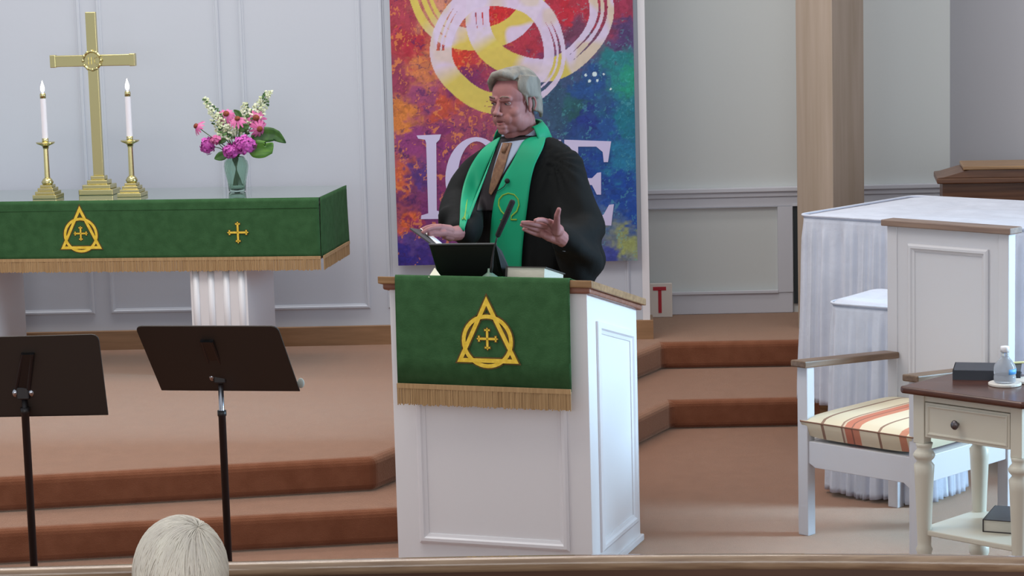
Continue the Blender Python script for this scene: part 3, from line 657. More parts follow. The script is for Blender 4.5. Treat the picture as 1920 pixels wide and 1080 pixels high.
for s_ in (-1, 1):
    h = HB(); h.e((s_*.030, -.0725, .0005), (.0115, .0115, .0085)); ey = h.build('eye', EW, man, smooth=True)
    h = HB(); h.e((s_*.030-.002, -.0825, .0), (.0045, .002, .0045)); h.build('iris', IR, ey, smooth=True)
    h = HB(); h.tube([hp(s_*.030-.0125, -.079, -.001), hp(s_*.030-.005, -.0862, .005), hp(s_*.030+.004, -.086, .0055), hp(s_*.030+.0135, -.077, .0)], .0022, 8); h.build('upper_lid', LIDM, man, smooth=True)
    h = HB(); h.tube([hp(s_*.012, -.0985, .0225), hp(s_*.026, -.098, .0285), hp(s_*.042, -.088, .0265), hp(s_*.05, -.076, .018)], [.003, .0048, .0042, .002], 8, .7); h.build('eyebrow', mat('grey_brow', (128, 108, 100), .9), man, smooth=True)
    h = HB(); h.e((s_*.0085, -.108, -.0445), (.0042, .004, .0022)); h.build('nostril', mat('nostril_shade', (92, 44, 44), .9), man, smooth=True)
h = HB(); h.tube([hp(-.021, -.085, -.0675), hp(-.008, -.0935, -.066), hp(0, -.095, -.0665), hp(.008, -.0935, -.066), hp(.021, -.085, -.0675)], [.001, .0032, .0036, .0032, .001], 8); h.build('mouth', mat('mouth_dark', (92, 40, 44), .7), man, smooth=True)
h = HB(); h.tube([hp(-.019, -.085, -.0735), hp(0, -.0945, -.0755), hp(.019, -.085, -.0735)], [.002, .0046, .002], 8); h.build('lower_lip', mat('lip', (170, 100, 100), .5), man, smooth=True)
# hair
HAIR = mat('grey_hair', (106, 102, 96), .6, c2=(134, 130, 122), scale=30, stretch=(1, 1, .3), bump=.3, bscale=90, spec=.4)
h = HB(); h.e((0, .028, .052), (.083, .090, .080)); h.e((0, .050, .010), (.078, .062, .070)); h.e((0, -.012, .100), (.058, .064, .028))
def lock(pts, r_): h.chain([hp(*p) for p in pts], [v*HS for v in r_])
for k in range(12):   # front roll swept across from the parting
    t_ = k/11; y = -.066+.085*t_
    lock([(.044, y+.014, .094+.010*t_), (.014, y-.012+.006*t_, .112+.008*t_), (-.026, y-.010, .106+.009*t_), (-.058, y+.006, .080+.010*t_), (-.074, y+.024, .046)], [.010, .013, .014, .013, .006])
for k in range(22):   # sides, brushed back over the ears
    z = .102-.0062*k
    for s_ in (-1, 1):
        y0 = -.048+.022*((z-.068)/.036)**2 if z > .03 else .024
        if z < -.03: continue
        lock([(s_*(.062+.008*(z < .035)), y0+.004, z-.004), (s_*.0765, y0+.030, z-.010), (s_*.078, max(.045, y0+.04), z-.018), (s_*.058, .088, z-.036)], [.005, .0085, .009, .007])
for s_ in (-1, 1): lock([(s_*.073, -.016, .02), (s_*.075, -.010, -.014)], [.006, .003])
hair = h.build('hair', HAIR, man); remesh(hair, .003, 7)
# collar, shirt, tie
SH = mat('pale_blue_shirt', (150, 162, 184), .8); TIE = mat('brown_tie', (128, 92, 66), .55, c2=(104, 70, 52), scale=70)
VL = [(941, 268), (930, 300), (922, 330), (919, 356)]; VR = [(984, 262), (962, 296), (938, 334), (923, 362)]
strip('suit_lapel', [(930, 262), (917, 300), (905, 345), (894, 395)], [(992, 256), (972, 300), (948, 350), (930, 395)], mat('dark_suit', (34, 28, 34), .8), .006, thick=.003)
strip('shirt_front', VL, VR, SH, .010, thick=.003)
strip('tie', [(943, 268), (935, 290), (925, 320), (918, 352), (917, 362)], [(960, 268), (953, 290), (944, 322), (930, 352), (921, 366)], TIE, .016, thick=.004)
k0, k1 = drape(949, 270, .02), drape(944, 286, .02); MB().tube([k0+Vector((0, 0, .004)), k0, k1], [.010, .0135, .009], 10).build('tie_knot', TIE, man, smooth=True)
cl = []
for i, t_ in enumerate(np.linspace(D2R(-150), D2R(150), 40)):
    n0 = HC+HR @ Vector((0, .035, 0))*HS; dr = U*math.sin(t_)+FD*math.cos(t_)
    front = (1+math.cos(t_))/2
    zc = 1.572-.05*front**2
    cl.append([Vector((n0.x, n0.y, 0))+dr*(.068+.004*front)+Vector((0, 0, zc-.03)), Vector((n0.x, n0.y, 0))+dr*(.070+.004*front)+Vector((0, 0, zc-.012)), Vector((n0.x, n0.y, 0))+dr*(.066)+Vector((0, 0, zc+.008))])
solid(MB().grid(cl).build('shirt_collar', SH, man, smooth=True), .003)
# stole
STO = mat('green_stole', (4, 136, 98), .6, c2=(8, 148, 108), scale=5, spec=.3)
sr = strip('stole', [(1000, 234), (990, 247), (980, 263), (962, 303), (944, 331), (933, 357), (926, 378), (921, 422), (919, 456), (922, 500), (924, 525)], [(1023, 246), (1023, 260), (1020, 276), (1002, 308), (994, 344), (989, 386), (983, 430), (979, 470), (978, 493), (977, 525)], STO, .022, 10, 70, .005)
sL = strip('stole', [(929, 257), (918, 266), (901, 283), (881, 313), (869, 344), (863, 378), (862, 422), (858, 456), (857, 490)], [(938, 258), (932, 271), (914, 308), (902, 339), (892, 368), (881, 396), (869, 435), (864, 456), (862, 490)], STO, .022, 8, 60, .005)
nb = []
for t_ in np.linspace(D2R(62), D2R(268), 40):
    dr = U*math.sin(t_)+FD*math.cos(t_); c0 = Vector((n0.x, n0.y, 0)); lift = math.sin((t_-D2R(62))/D2R(206)*math.pi)
    nb.append([c0+dr*.122+Vector((0, 0, 1.515+.02*lift)), c0+dr*.108+Vector((0, 0, 1.55+.02*lift)), c0+dr*.088+Vector((0, 0, 1.577+.02*lift)), c0+dr*.078+Vector((0, 0, 1.572+.025*lift))])
solid(MB().grid(nb).build('stole_collar', STO, man, smooth=True), .005)
# embroidery on the stole
EMB = mat('ochre_thread', (120, 160, 50), .6)
def onst(px, py): return drape(px, py, .0265)
t = MB(); om = [(938, 410), (950, 410), (952, 404), (942, 394), (936, 384), (937, 374), (944, 366), (954, 363), (965, 366), (972, 374), (972, 386), (966, 396), (957, 404), (957, 410), (967, 410)]
om = [(938, 412), (949, 412), (949, 405), (940, 396), (935, 385), (936, 374), (943, 366), (953, 362.5), (964, 365), (971, 373), (973, 384), (969, 396), (959, 405), (958, 412), (969, 412)]
pts = [onst(*p) for p in om]; t.tube([p for p in pts if p], .0035, 6, .5); t.build('omega_embroidery', EMB, sr, smooth=True)
t = MB(); t.tube([onst(*p) for p in ((877, 363), (874, 385), (871, 410))], .003, 6, .5); t.tube([onst(*p) for p in ((873, 362), (878, 361), (882, 363))], .003, 6, .5); t.tube([onst(*p) for p in ((867, 411), (870, 406), (873, 412))], .003, 6, .5)
t.build('alpha_embroidery', EMB, sL, smooth=True)
# lapel microphone
lm = onst(951, 339); t = MB().ell(lm-Vector((0, .006, 0)), (.010, .009, .010), 14, 10).build('lapel_microphone', mat('mic_black', (12, 14, 14), .8), man, smooth=True)
cpts = [drape(x, y, .03) for x, y in ((949, 343), (945, 350), (936, 356), (926, 361))]; MB().tube(cpts, .0018, 6).build('microphone_wire', BLACKM, man, smooth=True)
# hands
def fix(mb, name, vox=.0022, it=4):
    o = mb.build(name, SKIN, man); return remesh(o, vox, it)
hl = MB()
def hc(pts, rad): hl.chain([L(*p) for p in pts], rad)
hc([(1066, 455, 8.27), (1054, 448, 8.22), (1044, 440, 8.19)], [.030, .029, .030])                      # wrist and heel
hc([(1046, 446, 8.20), (1030, 443, 8.17), (1016, 438, 8.15)], [.026, .020, .014])                    # palm, little-finger side
hc([(1042, 436, 8.19), (1032, 428, 8.17), (1024, 422, 8.16)], [.027, .021, .015])
hc([(1046, 432, 8.17), (1038, 422, 8.15), (1030, 416, 8.13)], [.024, .017, .012])
hc([(1040, 448, 8.2), (1020, 440, 8.15)], [.018, .014])
hc([(1028, 416, 8.12), (1018, 412.5, 8.09), (1010, 412, 8.065), (1004, 413.5, 8.05)], [.0112, .0098, .0088, .0075])    # index
hc([(1022, 424, 8.15), (1006, 421, 8.10), (992, 418, 8.07), (980, 417.5, 8.05)], [.0118, .0105, .0092, .0078])     # middle
hc([(1017, 433, 8.16), (1003, 429, 8.12), (989, 424, 8.09), (978.5, 422, 8.07)], [.0112, .0100, .0088, .0074])     # ring
hc([(1014, 441, 8.17), (1003, 438, 8.14), (991, 433.5, 8.115), (982, 430, 8.10)], [.0100, .0090, .0080, .0068])  # little
hc([(1043, 434, 8.15), (1044, 417, 8.12), (1044.5, 404, 8.10), (1048, 393, 8.09)], [.017, .0125, .0110, .0090])    # thumb
fix(hl, 'left_hand')
hl = MB()
hc([(864, 436, 8.34), (852, 438, 8.30), (842, 438, 8.27)], [.029, .028, .026])
hc([(842, 432, 8.26), (830, 429, 8.22), (820, 427, 8.18)], [.021, .018, .013])
hc([(842, 438, 8.26), (832, 436, 8.22), (824, 434, 8.2)], [.020, .017, .012])
hc([(844, 444, 8.27), (834, 442, 8.23)], [.018, .013])
hc([(822, 427, 8.17), (810, 428, 8.14), (801, 431, 8.12), (793, 436, 8.11)], [.0115, .0100, .0090, .0076])
hc([(826, 425, 8.20), (812, 424.5, 8.19), (800, 427, 8.18), (791, 431, 8.17)], [.0112, .0100, .0090, .0076])
hc([(828, 426, 8.24), (814, 425, 8.25), (803, 427, 8.26), (796, 430, 8.26)], [.0105, .0095, .0085, .0072])
hc([(830, 430, 8.27), (818, 429, 8.29), (808, 431, 8.30)], [.0098, .0088, .0074])
hc([(832, 437, 8.2), (821, 438, 8.165), (812, 437, 8.14), (805, 439, 8.125)], [.0145, .0115, .0100, .0085])
fix(hl, 'right_hand')
# cuffs
c0, c1 = L(1074, 458, 8.30), L(1060, 453, 8.24)
MB().tube([c0, c1], [.040, .037], 20).build('shirt_cuff', SH, man, smooth=True, bevel=.002)
solid(MB().grid([[L(1040, 452, 8.25), L(1052, 460, 8.24), L(1062, 466, 8.24)], [L(1046, 458, 8.25), L(1052, 466, 8.24), L(1060, 474, 8.25)], [L(1052, 466, 8.26), L(1056, 472, 8.26), L(1060, 478, 8.27)]]).build('cuff_edge', SH, man, smooth=True), .003)
for sx in (-.1, .1):
    p = U*sx+FD*.06; MB().ell((p.x, p.y, .045), (.05, .12, .045), 20, 10).build('shoe', DARKP, man, smooth=True)

# ------------------------------------------------------------------ music stands
def music_stand(label, TL, TR, BL, pole_px, Yp, silver):
    base = at(*pole_px, Y=Yp); r_ = thing('music_stand', label, 'music stand', (base.x, Yp, 0), 0, 'music stands in front of the steps'); o0 = Vector((base.x, Yp, 0))
    TL, TR, BL = [at(*p[:2], Y=p[2])-o0 for p in (TL, TR, BL)]; ex, ey = TR-TL, BL-TL; n = ex.cross(ey).normalized()
    if n.y > 0: n = -n   # towards the room
    lx, ly = ex.length, ey.length; ux, uy = ex/lx, ey/ly; rc = .022
    poly = [TL+uy*rc]+[TL+ux*(rc-rc*math.cos(a))+uy*(rc-rc*math.sin(a)) for a in (D2R(30), D2R(60))]+[TL+ux*rc, TL+ux*(lx-rc)]+[TL+ux*(lx-rc+rc*math.sin(a))+uy*(rc-rc*math.cos(a)) for a in (D2R(30), D2R(60))]+[TL+ux*lx+uy*rc, TL+ux*lx+uy*ly, TL+uy*ly]
    MB().prism(poly, -n*.004).build('desk', mat('stand_black', (38, 31, 26), .6, spec=.5), r_)
    b0, b1 = TL+uy*ly, TL+ux*lx+uy*ly; e0, e1 = b0+ux*.03, b1-ux*.03; MB().hexa([e0, e1, e1-n*.05, e0-n*.05], [p-uy*.004 for p in (e0, e1, e1-n*.05, e0-n*.05)]).build('ledge', BLACKM, r_)
    pt = at(pole_px[0], pole_px[1], Y=Yp)-o0; pt.x = 0; pt.y = 0
    c_ = TL+ux*(lx*.5)+uy*(ly*.62); c_ = c_+n*0
    up_ = TL+ux*(lx*.475)+uy*(ly*.2)
    for s_ in (-.022, .022): MB().tube([up_+ux*s_*.7+n*.006, pt+ux*s_+Vector((0, 0, .015))+n*.012], .007, 8).build('bracket_rail', BLACKM, r_)
    MB().hexa([up_-ux*.022+n*.001, up_+ux*.022+n*.001, pt+ux*.02+Vector((0, 0, .01)), pt-ux*.02+Vector((0, 0, .01))], [p+n*.012 for p in (up_-ux*.022, up_+ux*.022, pt+ux*.02+Vector((0, 0, .01)), pt-ux*.02+Vector((0, 0, .01)))]).build('bracket_plate', DARKP, r_)
    cl_ = MB().box(-.02, .02, -.018, .018, pt.z-.022, pt.z+.018).build('clamp', BLACKM, r_, bevel=.004)
    for s_ in (-1, 1): MB().ell((s_*.026, -.006, pt.z), (.011, .013, .015), 14, 8).build('clamp_knob', CHROME, cl_, smooth=True)
    MB().lathe([(.009, .55), (.009, pt.z-.01)], seg=14).build('inner_pole', CHROME if silver else BLACKM, r_, smooth=True)
    zt_ = pt.z-(.115 if silver else .05)
    MB().lathe([(.0125, .05), (.0125, zt_-.02), (.015, zt_-.018), (.015, zt_), (.01, zt_)], seg=16).build('outer_pole', BLACKM, r_, smooth=True)
    for k in range(3):
        a = D2R(30+120*k); d = Vector((math.cos(a), math.sin(a), 0)); MB().tube([Vector((0, 0, .10)), d*.1+Vector((0, 0, .075)), d*.22+Vector((0, 0, .02)), d*.25+Vector((0, 0, .008))], .008, 8).build('tripod_leg', BLACKM, r_, smooth=True)
    return r_, b1
ms, b1 = music_stand('black music stand nearer the pulpit with tilted desk and silver clamp', (253, 612, 7.10), (520, 612, 7.02), (303, 732, 7.3), (413, 705), 7.24, True)
MB().ell(b1+Vector((.0, .03, .022)), (.012, .004, .017), 16, 10).build('clip', mat('grey_clip', (160, 166, 160), .4), ms, smooth=True)
music_stand('black music stand at the left edge of the picture with squarer desk', (-72, 634, 6.92), (184, 627, 6.84), (-48, 783, 7.04), (45, 735), 6.98, False)

# ------------------------------------------------------------------ pews
ZP = .845
far = [at(x, y, Z=ZP) for x, y in ((-260, 1068), (0, 1062), (430, 1052), (840, 1042), (1250, 1037), (1600, 1037), (1920, 1041), (2200, 1049))]
pew = thing('pew', 'long curved oak pew back running along the bottom of the picture', 'pew', (far[4].x, far[4].y, 0), 0)
o0 = Vector((far[4].x, far[4].y, 0)); far = [p-o0 for p in far]
xs_ = np.linspace(far[0].x, far[-1].x, 60); fy = np.polyval(np.polyfit([p.x for p in far], [p.y for p in far], 3), xs_)
def sweep(name, prof, m_, par=pew, xs=xs_, ys=fy, bevel=0):
    rows = [[(x, y-dy, dz) for dy, dz in prof] for x, y in zip(xs, ys)]; n, m = len(rows), len(prof); mb = MB()
    mb.add([p for r_ in rows for p in r_], [(i*m+j, i*m+(j+1) % m, (i+1)*m+(j+1) % m, (i+1)*m+j) for i in range(n-1) for j in range(m)]+[tuple(range(m)), tuple(range((n-1)*m, n*m))[::-1]])
    return mb.build(name, m_, par, smooth=False)
sweep('top_rail', [(0, ZP-.03), (0, ZP-.004), (.006, ZP), (.026, ZP), (.034, ZP-.004), (.037, ZP-.014), (.034, ZP-.03)], PEWW).data.shade_smooth()
sweep('back_panel', [(.006, .12), (.006, ZP-.03), (.024, ZP-.03), (.024, .12)], PEWD)
sweep('under_rail', [(.024, ZP-.045), (.024, ZP-.03), (.032, ZP-.03), (.032, ZP-.045)], PEWD)
sweep('seat', [(-.42, .40), (-.42, .44), (.0, .42), (.0, .38)], PEWW)
sweep('base_rail', [(-.05, 0), (-.05, .12), (.05, .12), (.05, 0)], PEWD)
for x in (at(1034, 1070, Y=5.1).x-o0.x, at(1900, 1070, Y=5.1).x-o0.x, at(200, 1075, Y=5.1).x-o0.x):
    y = float(np.interp(x, xs_, fy)); MB().box(x-.014, x+.014, y-.034, y-.024, .1, ZP-.045).build('stile', mat('pew_stile', (120, 70, 34), .4), pew)
pw2 = thing('pew', 'oak pew nearest the camera, carrying the white-haired person', 'pew', (-.83, 3.95, 0), 0)
MB().box(-.9, .9, 0, .42, .40, .44).build('seat', PEWW, pw2, bevel=.005); MB().box(-.9, .9, -.04, 0, .06, .80).build('back_panel', PEWD, pw2); MB().box(-.92, .92, -.055, .01, .80, .84).build('top_rail', PEWW, pw2, bevel=.005)
for s_ in (-1, 1): MB().box(s_*.9-.02, s_*.9+.02, -.05, .42, 0, .6).build('end_panel', PEWW, pw2, bevel=.005)
# seated person seen from behind
hcen = at(340, 1079, Y=4.25); sp0 = Vector((hcen.x, 4.2, .44))
sp = thing('person', 'white-haired person seated in the front left, back of the head to the camera', 'person', tuple(sp0), 0)
hc0 = hcen-sp0
bd = MB(); bd.ell(hc0, (.074, .09, .108), 24, 16); bd.chain([hc0+Vector((0, 0, -.09)), hc0+Vector((0, -.01, -.17))], [.05, .052])
bd.ell(hc0+Vector((0, .085, -.03)), (.012, .02, .02)); bd.ell(hc0+Vector((0, .07, -.08)), (.03, .03, .03))
remesh(bd.build('head', SKIN, sp), .005, 3)
bd = MB(); sz = hc0.z-.2
bd.chain([Vector((-.15, 0, sz-.04)), Vector((0, 0, sz-.01)), Vector((.15, 0, sz-.04))], [.065, .075, .065]); bd.ell((0, .0, sz-.22), (.19, .12, .24)); bd.ell((0, .02, .13), (.19, .14, .13))
for s_ in (-1, 1):
    bd.chain([Vector((s_*.18, 0, sz-.05)), Vector((s_*.22, .04, sz-.3)), Vector((s_*.12, .24, .16))], [.06, .048, .035])
    bd.chain([Vector((s_*.10, .06, .09)), Vector((s_*.11, .44, .08)), Vector((s_*.11, .44, -.36))], [.085, .065, .045]); bd.ell((s_*.11, .48, -.40), (.04, .11, .035))
remesh(bd.build('clothing', mat('dark_coat', (48, 44, 52), .8), sp), .013, 4)
WH = mat('white_hair', (194, 186, 174), .6, c2=(212, 205, 190), scale=26, stretch=(1, 1, .4))
hb = MB(); hb.ell(hc0+Vector((0, -.008, .012)), (.086, .100, .106), 32, 24)
crown = Vector((.46, -.20, .86)).normalized(); Rh = Vector((.091, .105, .108)); cc = hc0+Vector((0, -.008, .01)); Qc = crown.to_track_quat('Z', 'Y').to_matrix()
for k in range(1500):
    a = random.random()*6.283; start = random.uniform(.02, .9); ln = random.uniform(.7, 1.5); pts = []; lift = random.uniform(.97, 1.025); sw = random.uniform(.1, .8)
    for i in range(9):
        th = start+ln*i/8; aa = a+sw*(th-start)*.8; d = Qc @ Vector((math.sin(th)*math.cos(aa), math.sin(th)*math.sin(aa), math.cos(th)))
        pts.append(cc+Vector((d.x*Rh.x, d.y*Rh.y, d.z*Rh.z-.010*max(0, th-1.2)))*1+d*(lift-1)*.09)
    ok = [p for p in pts if not (p.y-hc0.y > .05 and p.z-hc0.z < .045)]
    if len(ok) > 3: hb.tube(ok, [.0005+.0011*math.sin(math.pi*(i+.6)/(len(ok)+.4)) for i in range(len(ok))], 5)
hb.build('hair', WH, sp, smooth=True)

# ------------------------------------------------------------------ draped furniture
CLOTH = mat('white_crinkled_cloth', (206, 212, 226), .85, c2=(198, 204, 218), scale=12, bump=.25, bscale=34)
def draped(name, label, origin, rz, W_, Dp, z0, z1, pleats, amp, group, tseed, hem=.012, flare=.03, stand_z=0.0):
    rr = random.Random(tseed); r_ = thing(name, label, 'covered table', (origin[0], origin[1], z0), rz, group); hgt = z1-z0; rc = .05
    path = []
    for (cx, cy, a0) in ((W_-rc, rc, -90), (W_-rc, Dp-rc, 0), (rc, Dp-rc, 90), (rc, rc, 180)):
        for k in range(7): a = D2R(a0+90*k/6); path.append((cx+rc*math.cos(a), cy+rc*math.sin(a), math.cos(a), math.sin(a)))
    P2 = np.array(path+[path[0]]); s_ = np.r_[0, np.cumsum(np.hypot(*np.diff(P2[:, :2], axis=0).T))]; N = int(s_[-1]/.008); t_ = np.linspace(0, s_[-1], N, endpoint=False)
    X, Y_, NX, NY = [np.interp(t_, s_, P2[:, i]) for i in range(4)]
    u_ = t_/s_[-1]; ph_ = [rr.random()*6 for _ in range(5)]; w1 = pleats*(u_+.006*np.sin(2*np.pi*u_*7+ph_[0])+.004*np.sin(2*np.pi*u_*15+ph_[1]))
    pl = np.sin(2*np.pi*w1); pl = np.sign(pl)*np.abs(pl)**.8; am = .55+.45*np.sin(2*np.pi*u_*9+ph_[2])*np.sin(2*np.pi*u_*4+ph_[3])
    rows = []; nz_ = 34
    for i in range(nz_+1):
        v = i/nz_; k = min(1, v*9)**1.2*(.7+.3*v); off = (pl*am+.35*np.sin(2*np.pi*w1*2.3+ph_[1]))*amp*k+flare*v+.002*np.sin(2*np.pi*u_*23+v*9)*k
        zz = hgt*(1-v)-.006-(hem*np.sin(2*np.pi*u_*6+ph_[4])*v)
        rows.append([(X[j]+NX[j]*off[j], Y_[j]+NY[j]*off[j], float(zz[j])) for j in range(N)])
    mb = MB(); mb.add([p for r in rows for p in r], [(i*N+j, i*N+(j+1) % N, (i+1)*N+(j+1) % N, (i+1)*N+j) for i in range(nz_) for j in range(N)])
    solid(mb.build('skirt', CLOTH, r_, smooth=True), .003)
    # top with soft creases
    K = 26; cx_, cy_ = W_/2, Dp/2; mb = MB(); rr_ = []
    for i in range(K+1):
        q = 1-i/K*.985; row = []
        for p in path:
            x, y = cx_+(p[0]+p[2]*.004-cx_)*q, cy_+(p[1]+p[3]*.004-cy_)*q; e = min(1, (1-q)*9)
            row.append((x, y, hgt-.008+.018*math.sqrt(e)+(.007*math.sin(x*9+y*6+tseed)*math.sin(y*11+1)+.004*math.sin(x*23-y*17))*e))
        rr_.append(row)
    n_p = len(path); mb.add([p for r in rr_ for p in r], [(i*n_p+j, i*n_p+(j+1) % n_p, (i+1)*n_p+(j+1) % n_p, (i+1)*n_p+j) for i in range(K) for j in range(n_p)]+[tuple(range(K*n_p, (K+1)*n_p))])
    mb.build('top_cloth', CLOTH, r_, smooth=True)
    MB().tube([(p[0]+p[2]*.007, p[1]+p[3]*.007, hgt+.001) for p in path+[path[0]]], .0055, 8).build('piping', CLOTH, r_, smooth=True)
    f_ = r_; dz_ = stand_z-z0
    MB().box(.04, W_-.04, .04, Dp-.04, hgt-.04, hgt-.01).build('tabletop', OAK, f_)
    for x in (.08, W_-.08):
        for y in (.08, Dp-.08): MB().box(x-.02, x+.02, y-.02, y+.02, dz_, hgt-.04).build('leg', OAK, f_)
    return r_
draped('covered_table', 'tall white crinkled cover with pleated skirt beside the timber post', (.895, 10.06), D2R(-40), 1.55, .95, .215, 1.06, 70, .025, 'white fitted covers', 3, stand_z=0)
draped('covered_table', 'low white pleated cover between the tall cover and the armchair', (.925, 9.10), D2R(-36), .42, .36, .02, .80, 38, .02, 'white fitted covers', 8, stand_z=0, hem=.006)

# ------------------------------------------------------------------ brown cabinet at the far right
cw = mat('brown_wood', (112, 76, 52), .35, c2=(84, 52, 34), scale=3, stretch=(1, 8, 20))
cp = at(1757, 336, Y=11.35); cab = thing('cabinet', 'brown wooden stepped cabinet top behind the tall white cover, far right', 'cabinet', (cp.x, 11.35, Z2), D2R(-6)); zc = cp.z-Z2
MB().box(.03, .48, .05, .36, 0, zc-.03).build('body', cw, cab)
MB().prism([(0, .0, zc-.025), (.52, 0, zc-.025), (.52, .40, zc-.025), (0.0, .40, zc-.025)], (0, 0, .03)).build('lower_top', cw, cab, bevel=.006)
MB().prism([(0, 0, zc+.005), (0.03, 0, zc+.008), (.16, .0, zc+.045), (.52, 0, zc+.045), (.52, 0, zc+.005)], (0, .4, 0)).build('slanted_lid', cw, cab, bevel=.003)
MB().box(.13, .53, -.01, .36, zc+.045, zc+.062).build('upper_lid', OAK, cab, bevel=.004)
# sign with red letter
ep = at(1239, 589, Y=12.18); sg = thing('sign', 'small white sign with red letter T low behind the wall end', 'sign', (ep.x-.03, 12.2, Z2), 0)
MB().box(-.06, .095, 0, .01, 0, .19).build('board', mat('sign_white', (236, 226, 216), .5), sg, bevel=.004)
MB().box(-.010, .062, -.002, 0, .150, .170).box(.018, .036, -.002, 0, .025, .152).build('letter', mat('sign_red', (190, 34, 50), .5), sg)

# ------------------------------------------------------------------ armchair
CR = D2R(-43); ca = at(1497, 1002, Z=0); ch = thing('armchair', 'white wooden armchair with striped cushion and oak arm caps', 'armchair', tuple(ca), CR)
CW = .56; CD = .63; lg = .047
LEGW = mat('chair_white', (200, 200, 205), .4)
MB().prism([(0, 0, 0), (lg, 0, 0), (lg, lg, 0), (0, lg, 0)], (0, 0, .655)).build('front_leg', LEGW, ch, bevel=.003)
MB().prism([(CW-lg, 0, 0), (CW, 0, 0), (CW, lg, 0), (CW-lg, lg, 0)], (0, 0, .655)).build('front_leg', LEGW, ch, bevel=.003)
for x in (0, CW-lg): MB().box(x, x+lg, CD-lg, CD, 0, 1.14).build('back_leg', LEGW, ch, bevel=.003)
SZ = .37
MB().prism([(lg, .008, SZ), (lg, .008, SZ-.085), (lg+.03, .008, SZ-.1), (CW-lg-.03, .008, SZ-.1), (CW-lg, .008, SZ-.12), (CW-lg, .008, SZ)], (0, .03, 0)).build('front_rail', LEGW, ch, bevel=.002)
for x in (.008, CW-.038): MB().box(x, x+.03, lg, CD-lg, SZ-.1, SZ).build('side_rail', LEGW, ch, bevel=.002)
MB().box(lg, CW-lg, CD-.04, CD-.01, SZ-.1, SZ).build('back_rail', LEGW, ch)
MB().box(.03, CW-.03, .03, CD-.04, SZ-.018, SZ-.002).build('seat_board', LEGW, ch)
ARMW = mat('arm_oak', (96, 74, 56), .4, c2=(120, 96, 76), scale=3, stretch=(18, 1.2, 18))
for x in (-.012, CW-lg-.012):
    MB().prism([(x, -.025, .658), (x+lg+.024, -.025, .658), (x+lg+.024, CD-lg+.0, .612), (x, CD-lg, .612)], (0, 0, .026)).build('arm', ARMW, ch, bevel=.005)
bp = MB().box(lg*.8, CW-lg*.8, CD-.042, CD-.012, .42, 1.14).build('back_panel', LEGW, ch)
MB().frame([(.10, CD-.042, .50), (CW-.09, CD-.042, .50), (CW-.09, CD-.042, 1.075), (.10, CD-.042, 1.075)], (0, -1, 0), .03, .014).build('panel_moulding', LEGW, bp)
MB().box(-.015, CW+.02, CD-lg-.022, CD+.015, 1.14, 1.165).build('crest_rail', mat('grey_oak', (112, 92, 84), .5, c2=(136, 114, 100), scale=3, stretch=(1.2, 18, 18)), ch, bevel=.004)
# cushion with woven stripes
cm = bpy.data.materials.new('striped_fabric'); cm.use_nodes = True; nt = cm.node_tree; b = nt.nodes['Principled BSDF']; b.inputs['Roughness'].default_value = .6
tc = nt.nodes.new('ShaderNodeTexCoord'); sp_ = nt.nodes.new('ShaderNodeSeparateXYZ'); nt.links.new(tc.outputs['Object'], sp_.inputs[0])
mr = nt.nodes.new('ShaderNodeMapRange'); mr.inputs['From Min'].default_value = 0; mr.inputs['From Max'].default_value = CW; nt.links.new(sp_.outputs[0], mr.inputs[0])
rp = nt.nodes.new('ShaderNodeValToRGB'); rp.color_ramp.interpolation = 'CONSTANT'; el = rp.color_ramp.elements
stops = [(0, (228, 218, 190)), (.20, (150, 118, 98)), (.225, (228, 218, 190)), (.37, (160, 130, 112)), (.385, (222, 204, 180)), (.40, (206, 128, 104)), (.455, (150, 100, 84)), (.465, (210, 138, 112)), (.52, (232, 222, 196)), (.67, (150, 118, 98)), (.69, (228, 218, 190)), (.84, (206, 140, 112)), (.9, (228, 218, 190))]
el[0].position = 0; el[0].color = (*lin(stops[0][1]), 1); el[1].position = stops[1][0]; el[1].color = (*lin(stops[1][1]), 1)
for p, c in stops[2:]: e = el.new(p); e.color = (*lin(c), 1)
nt.links.new(mr.outputs[0], rp.inputs[0]); nt.links.new(rp.outputs[0], b.inputs['Base Color'])
def pillow(name, x0, x1, y0, y1, z0, z1, parent):
    G = 28; mb = MB()
    for sgn in (1, -1):
        rows = []
        for i in range(G+1):
            row = []
            for j in range(G+1):
                a, b_ = j/G, i/G; h_ = (1-abs(2*a-1)**5)*(1-abs(2*b_-1)**5); zc_ = z0+(z1-z0)*.74
                z = zc_+(z1-zc_)*h_**.45 if sgn > 0 else zc_-(zc_-z0)*h_**.16
                row.append((x0+(x1-x0)*a, y0+(y1-y0)*b_, z))
            rows.append(row)
        mb.grid(rows)
    o = mb.build(name, cm, parent, smooth=True); return o
cu = pillow('cushion', .016, CW-.016, -.006, CD-.05, SZ+.001, SZ+.105, ch)
zc_ = SZ+.001+.104*.74
MB().tube([(.02, -.006, zc_), (CW-.02, -.006, zc_), (CW-.014, 0, zc_), (CW-.014, CD-.05, zc_), (.014, CD-.05, zc_), (.014, 0, zc_), (.02, -.006, zc_)], .003, 6).build('piping', mat('brown_piping', (120, 84, 66), .7), cu)

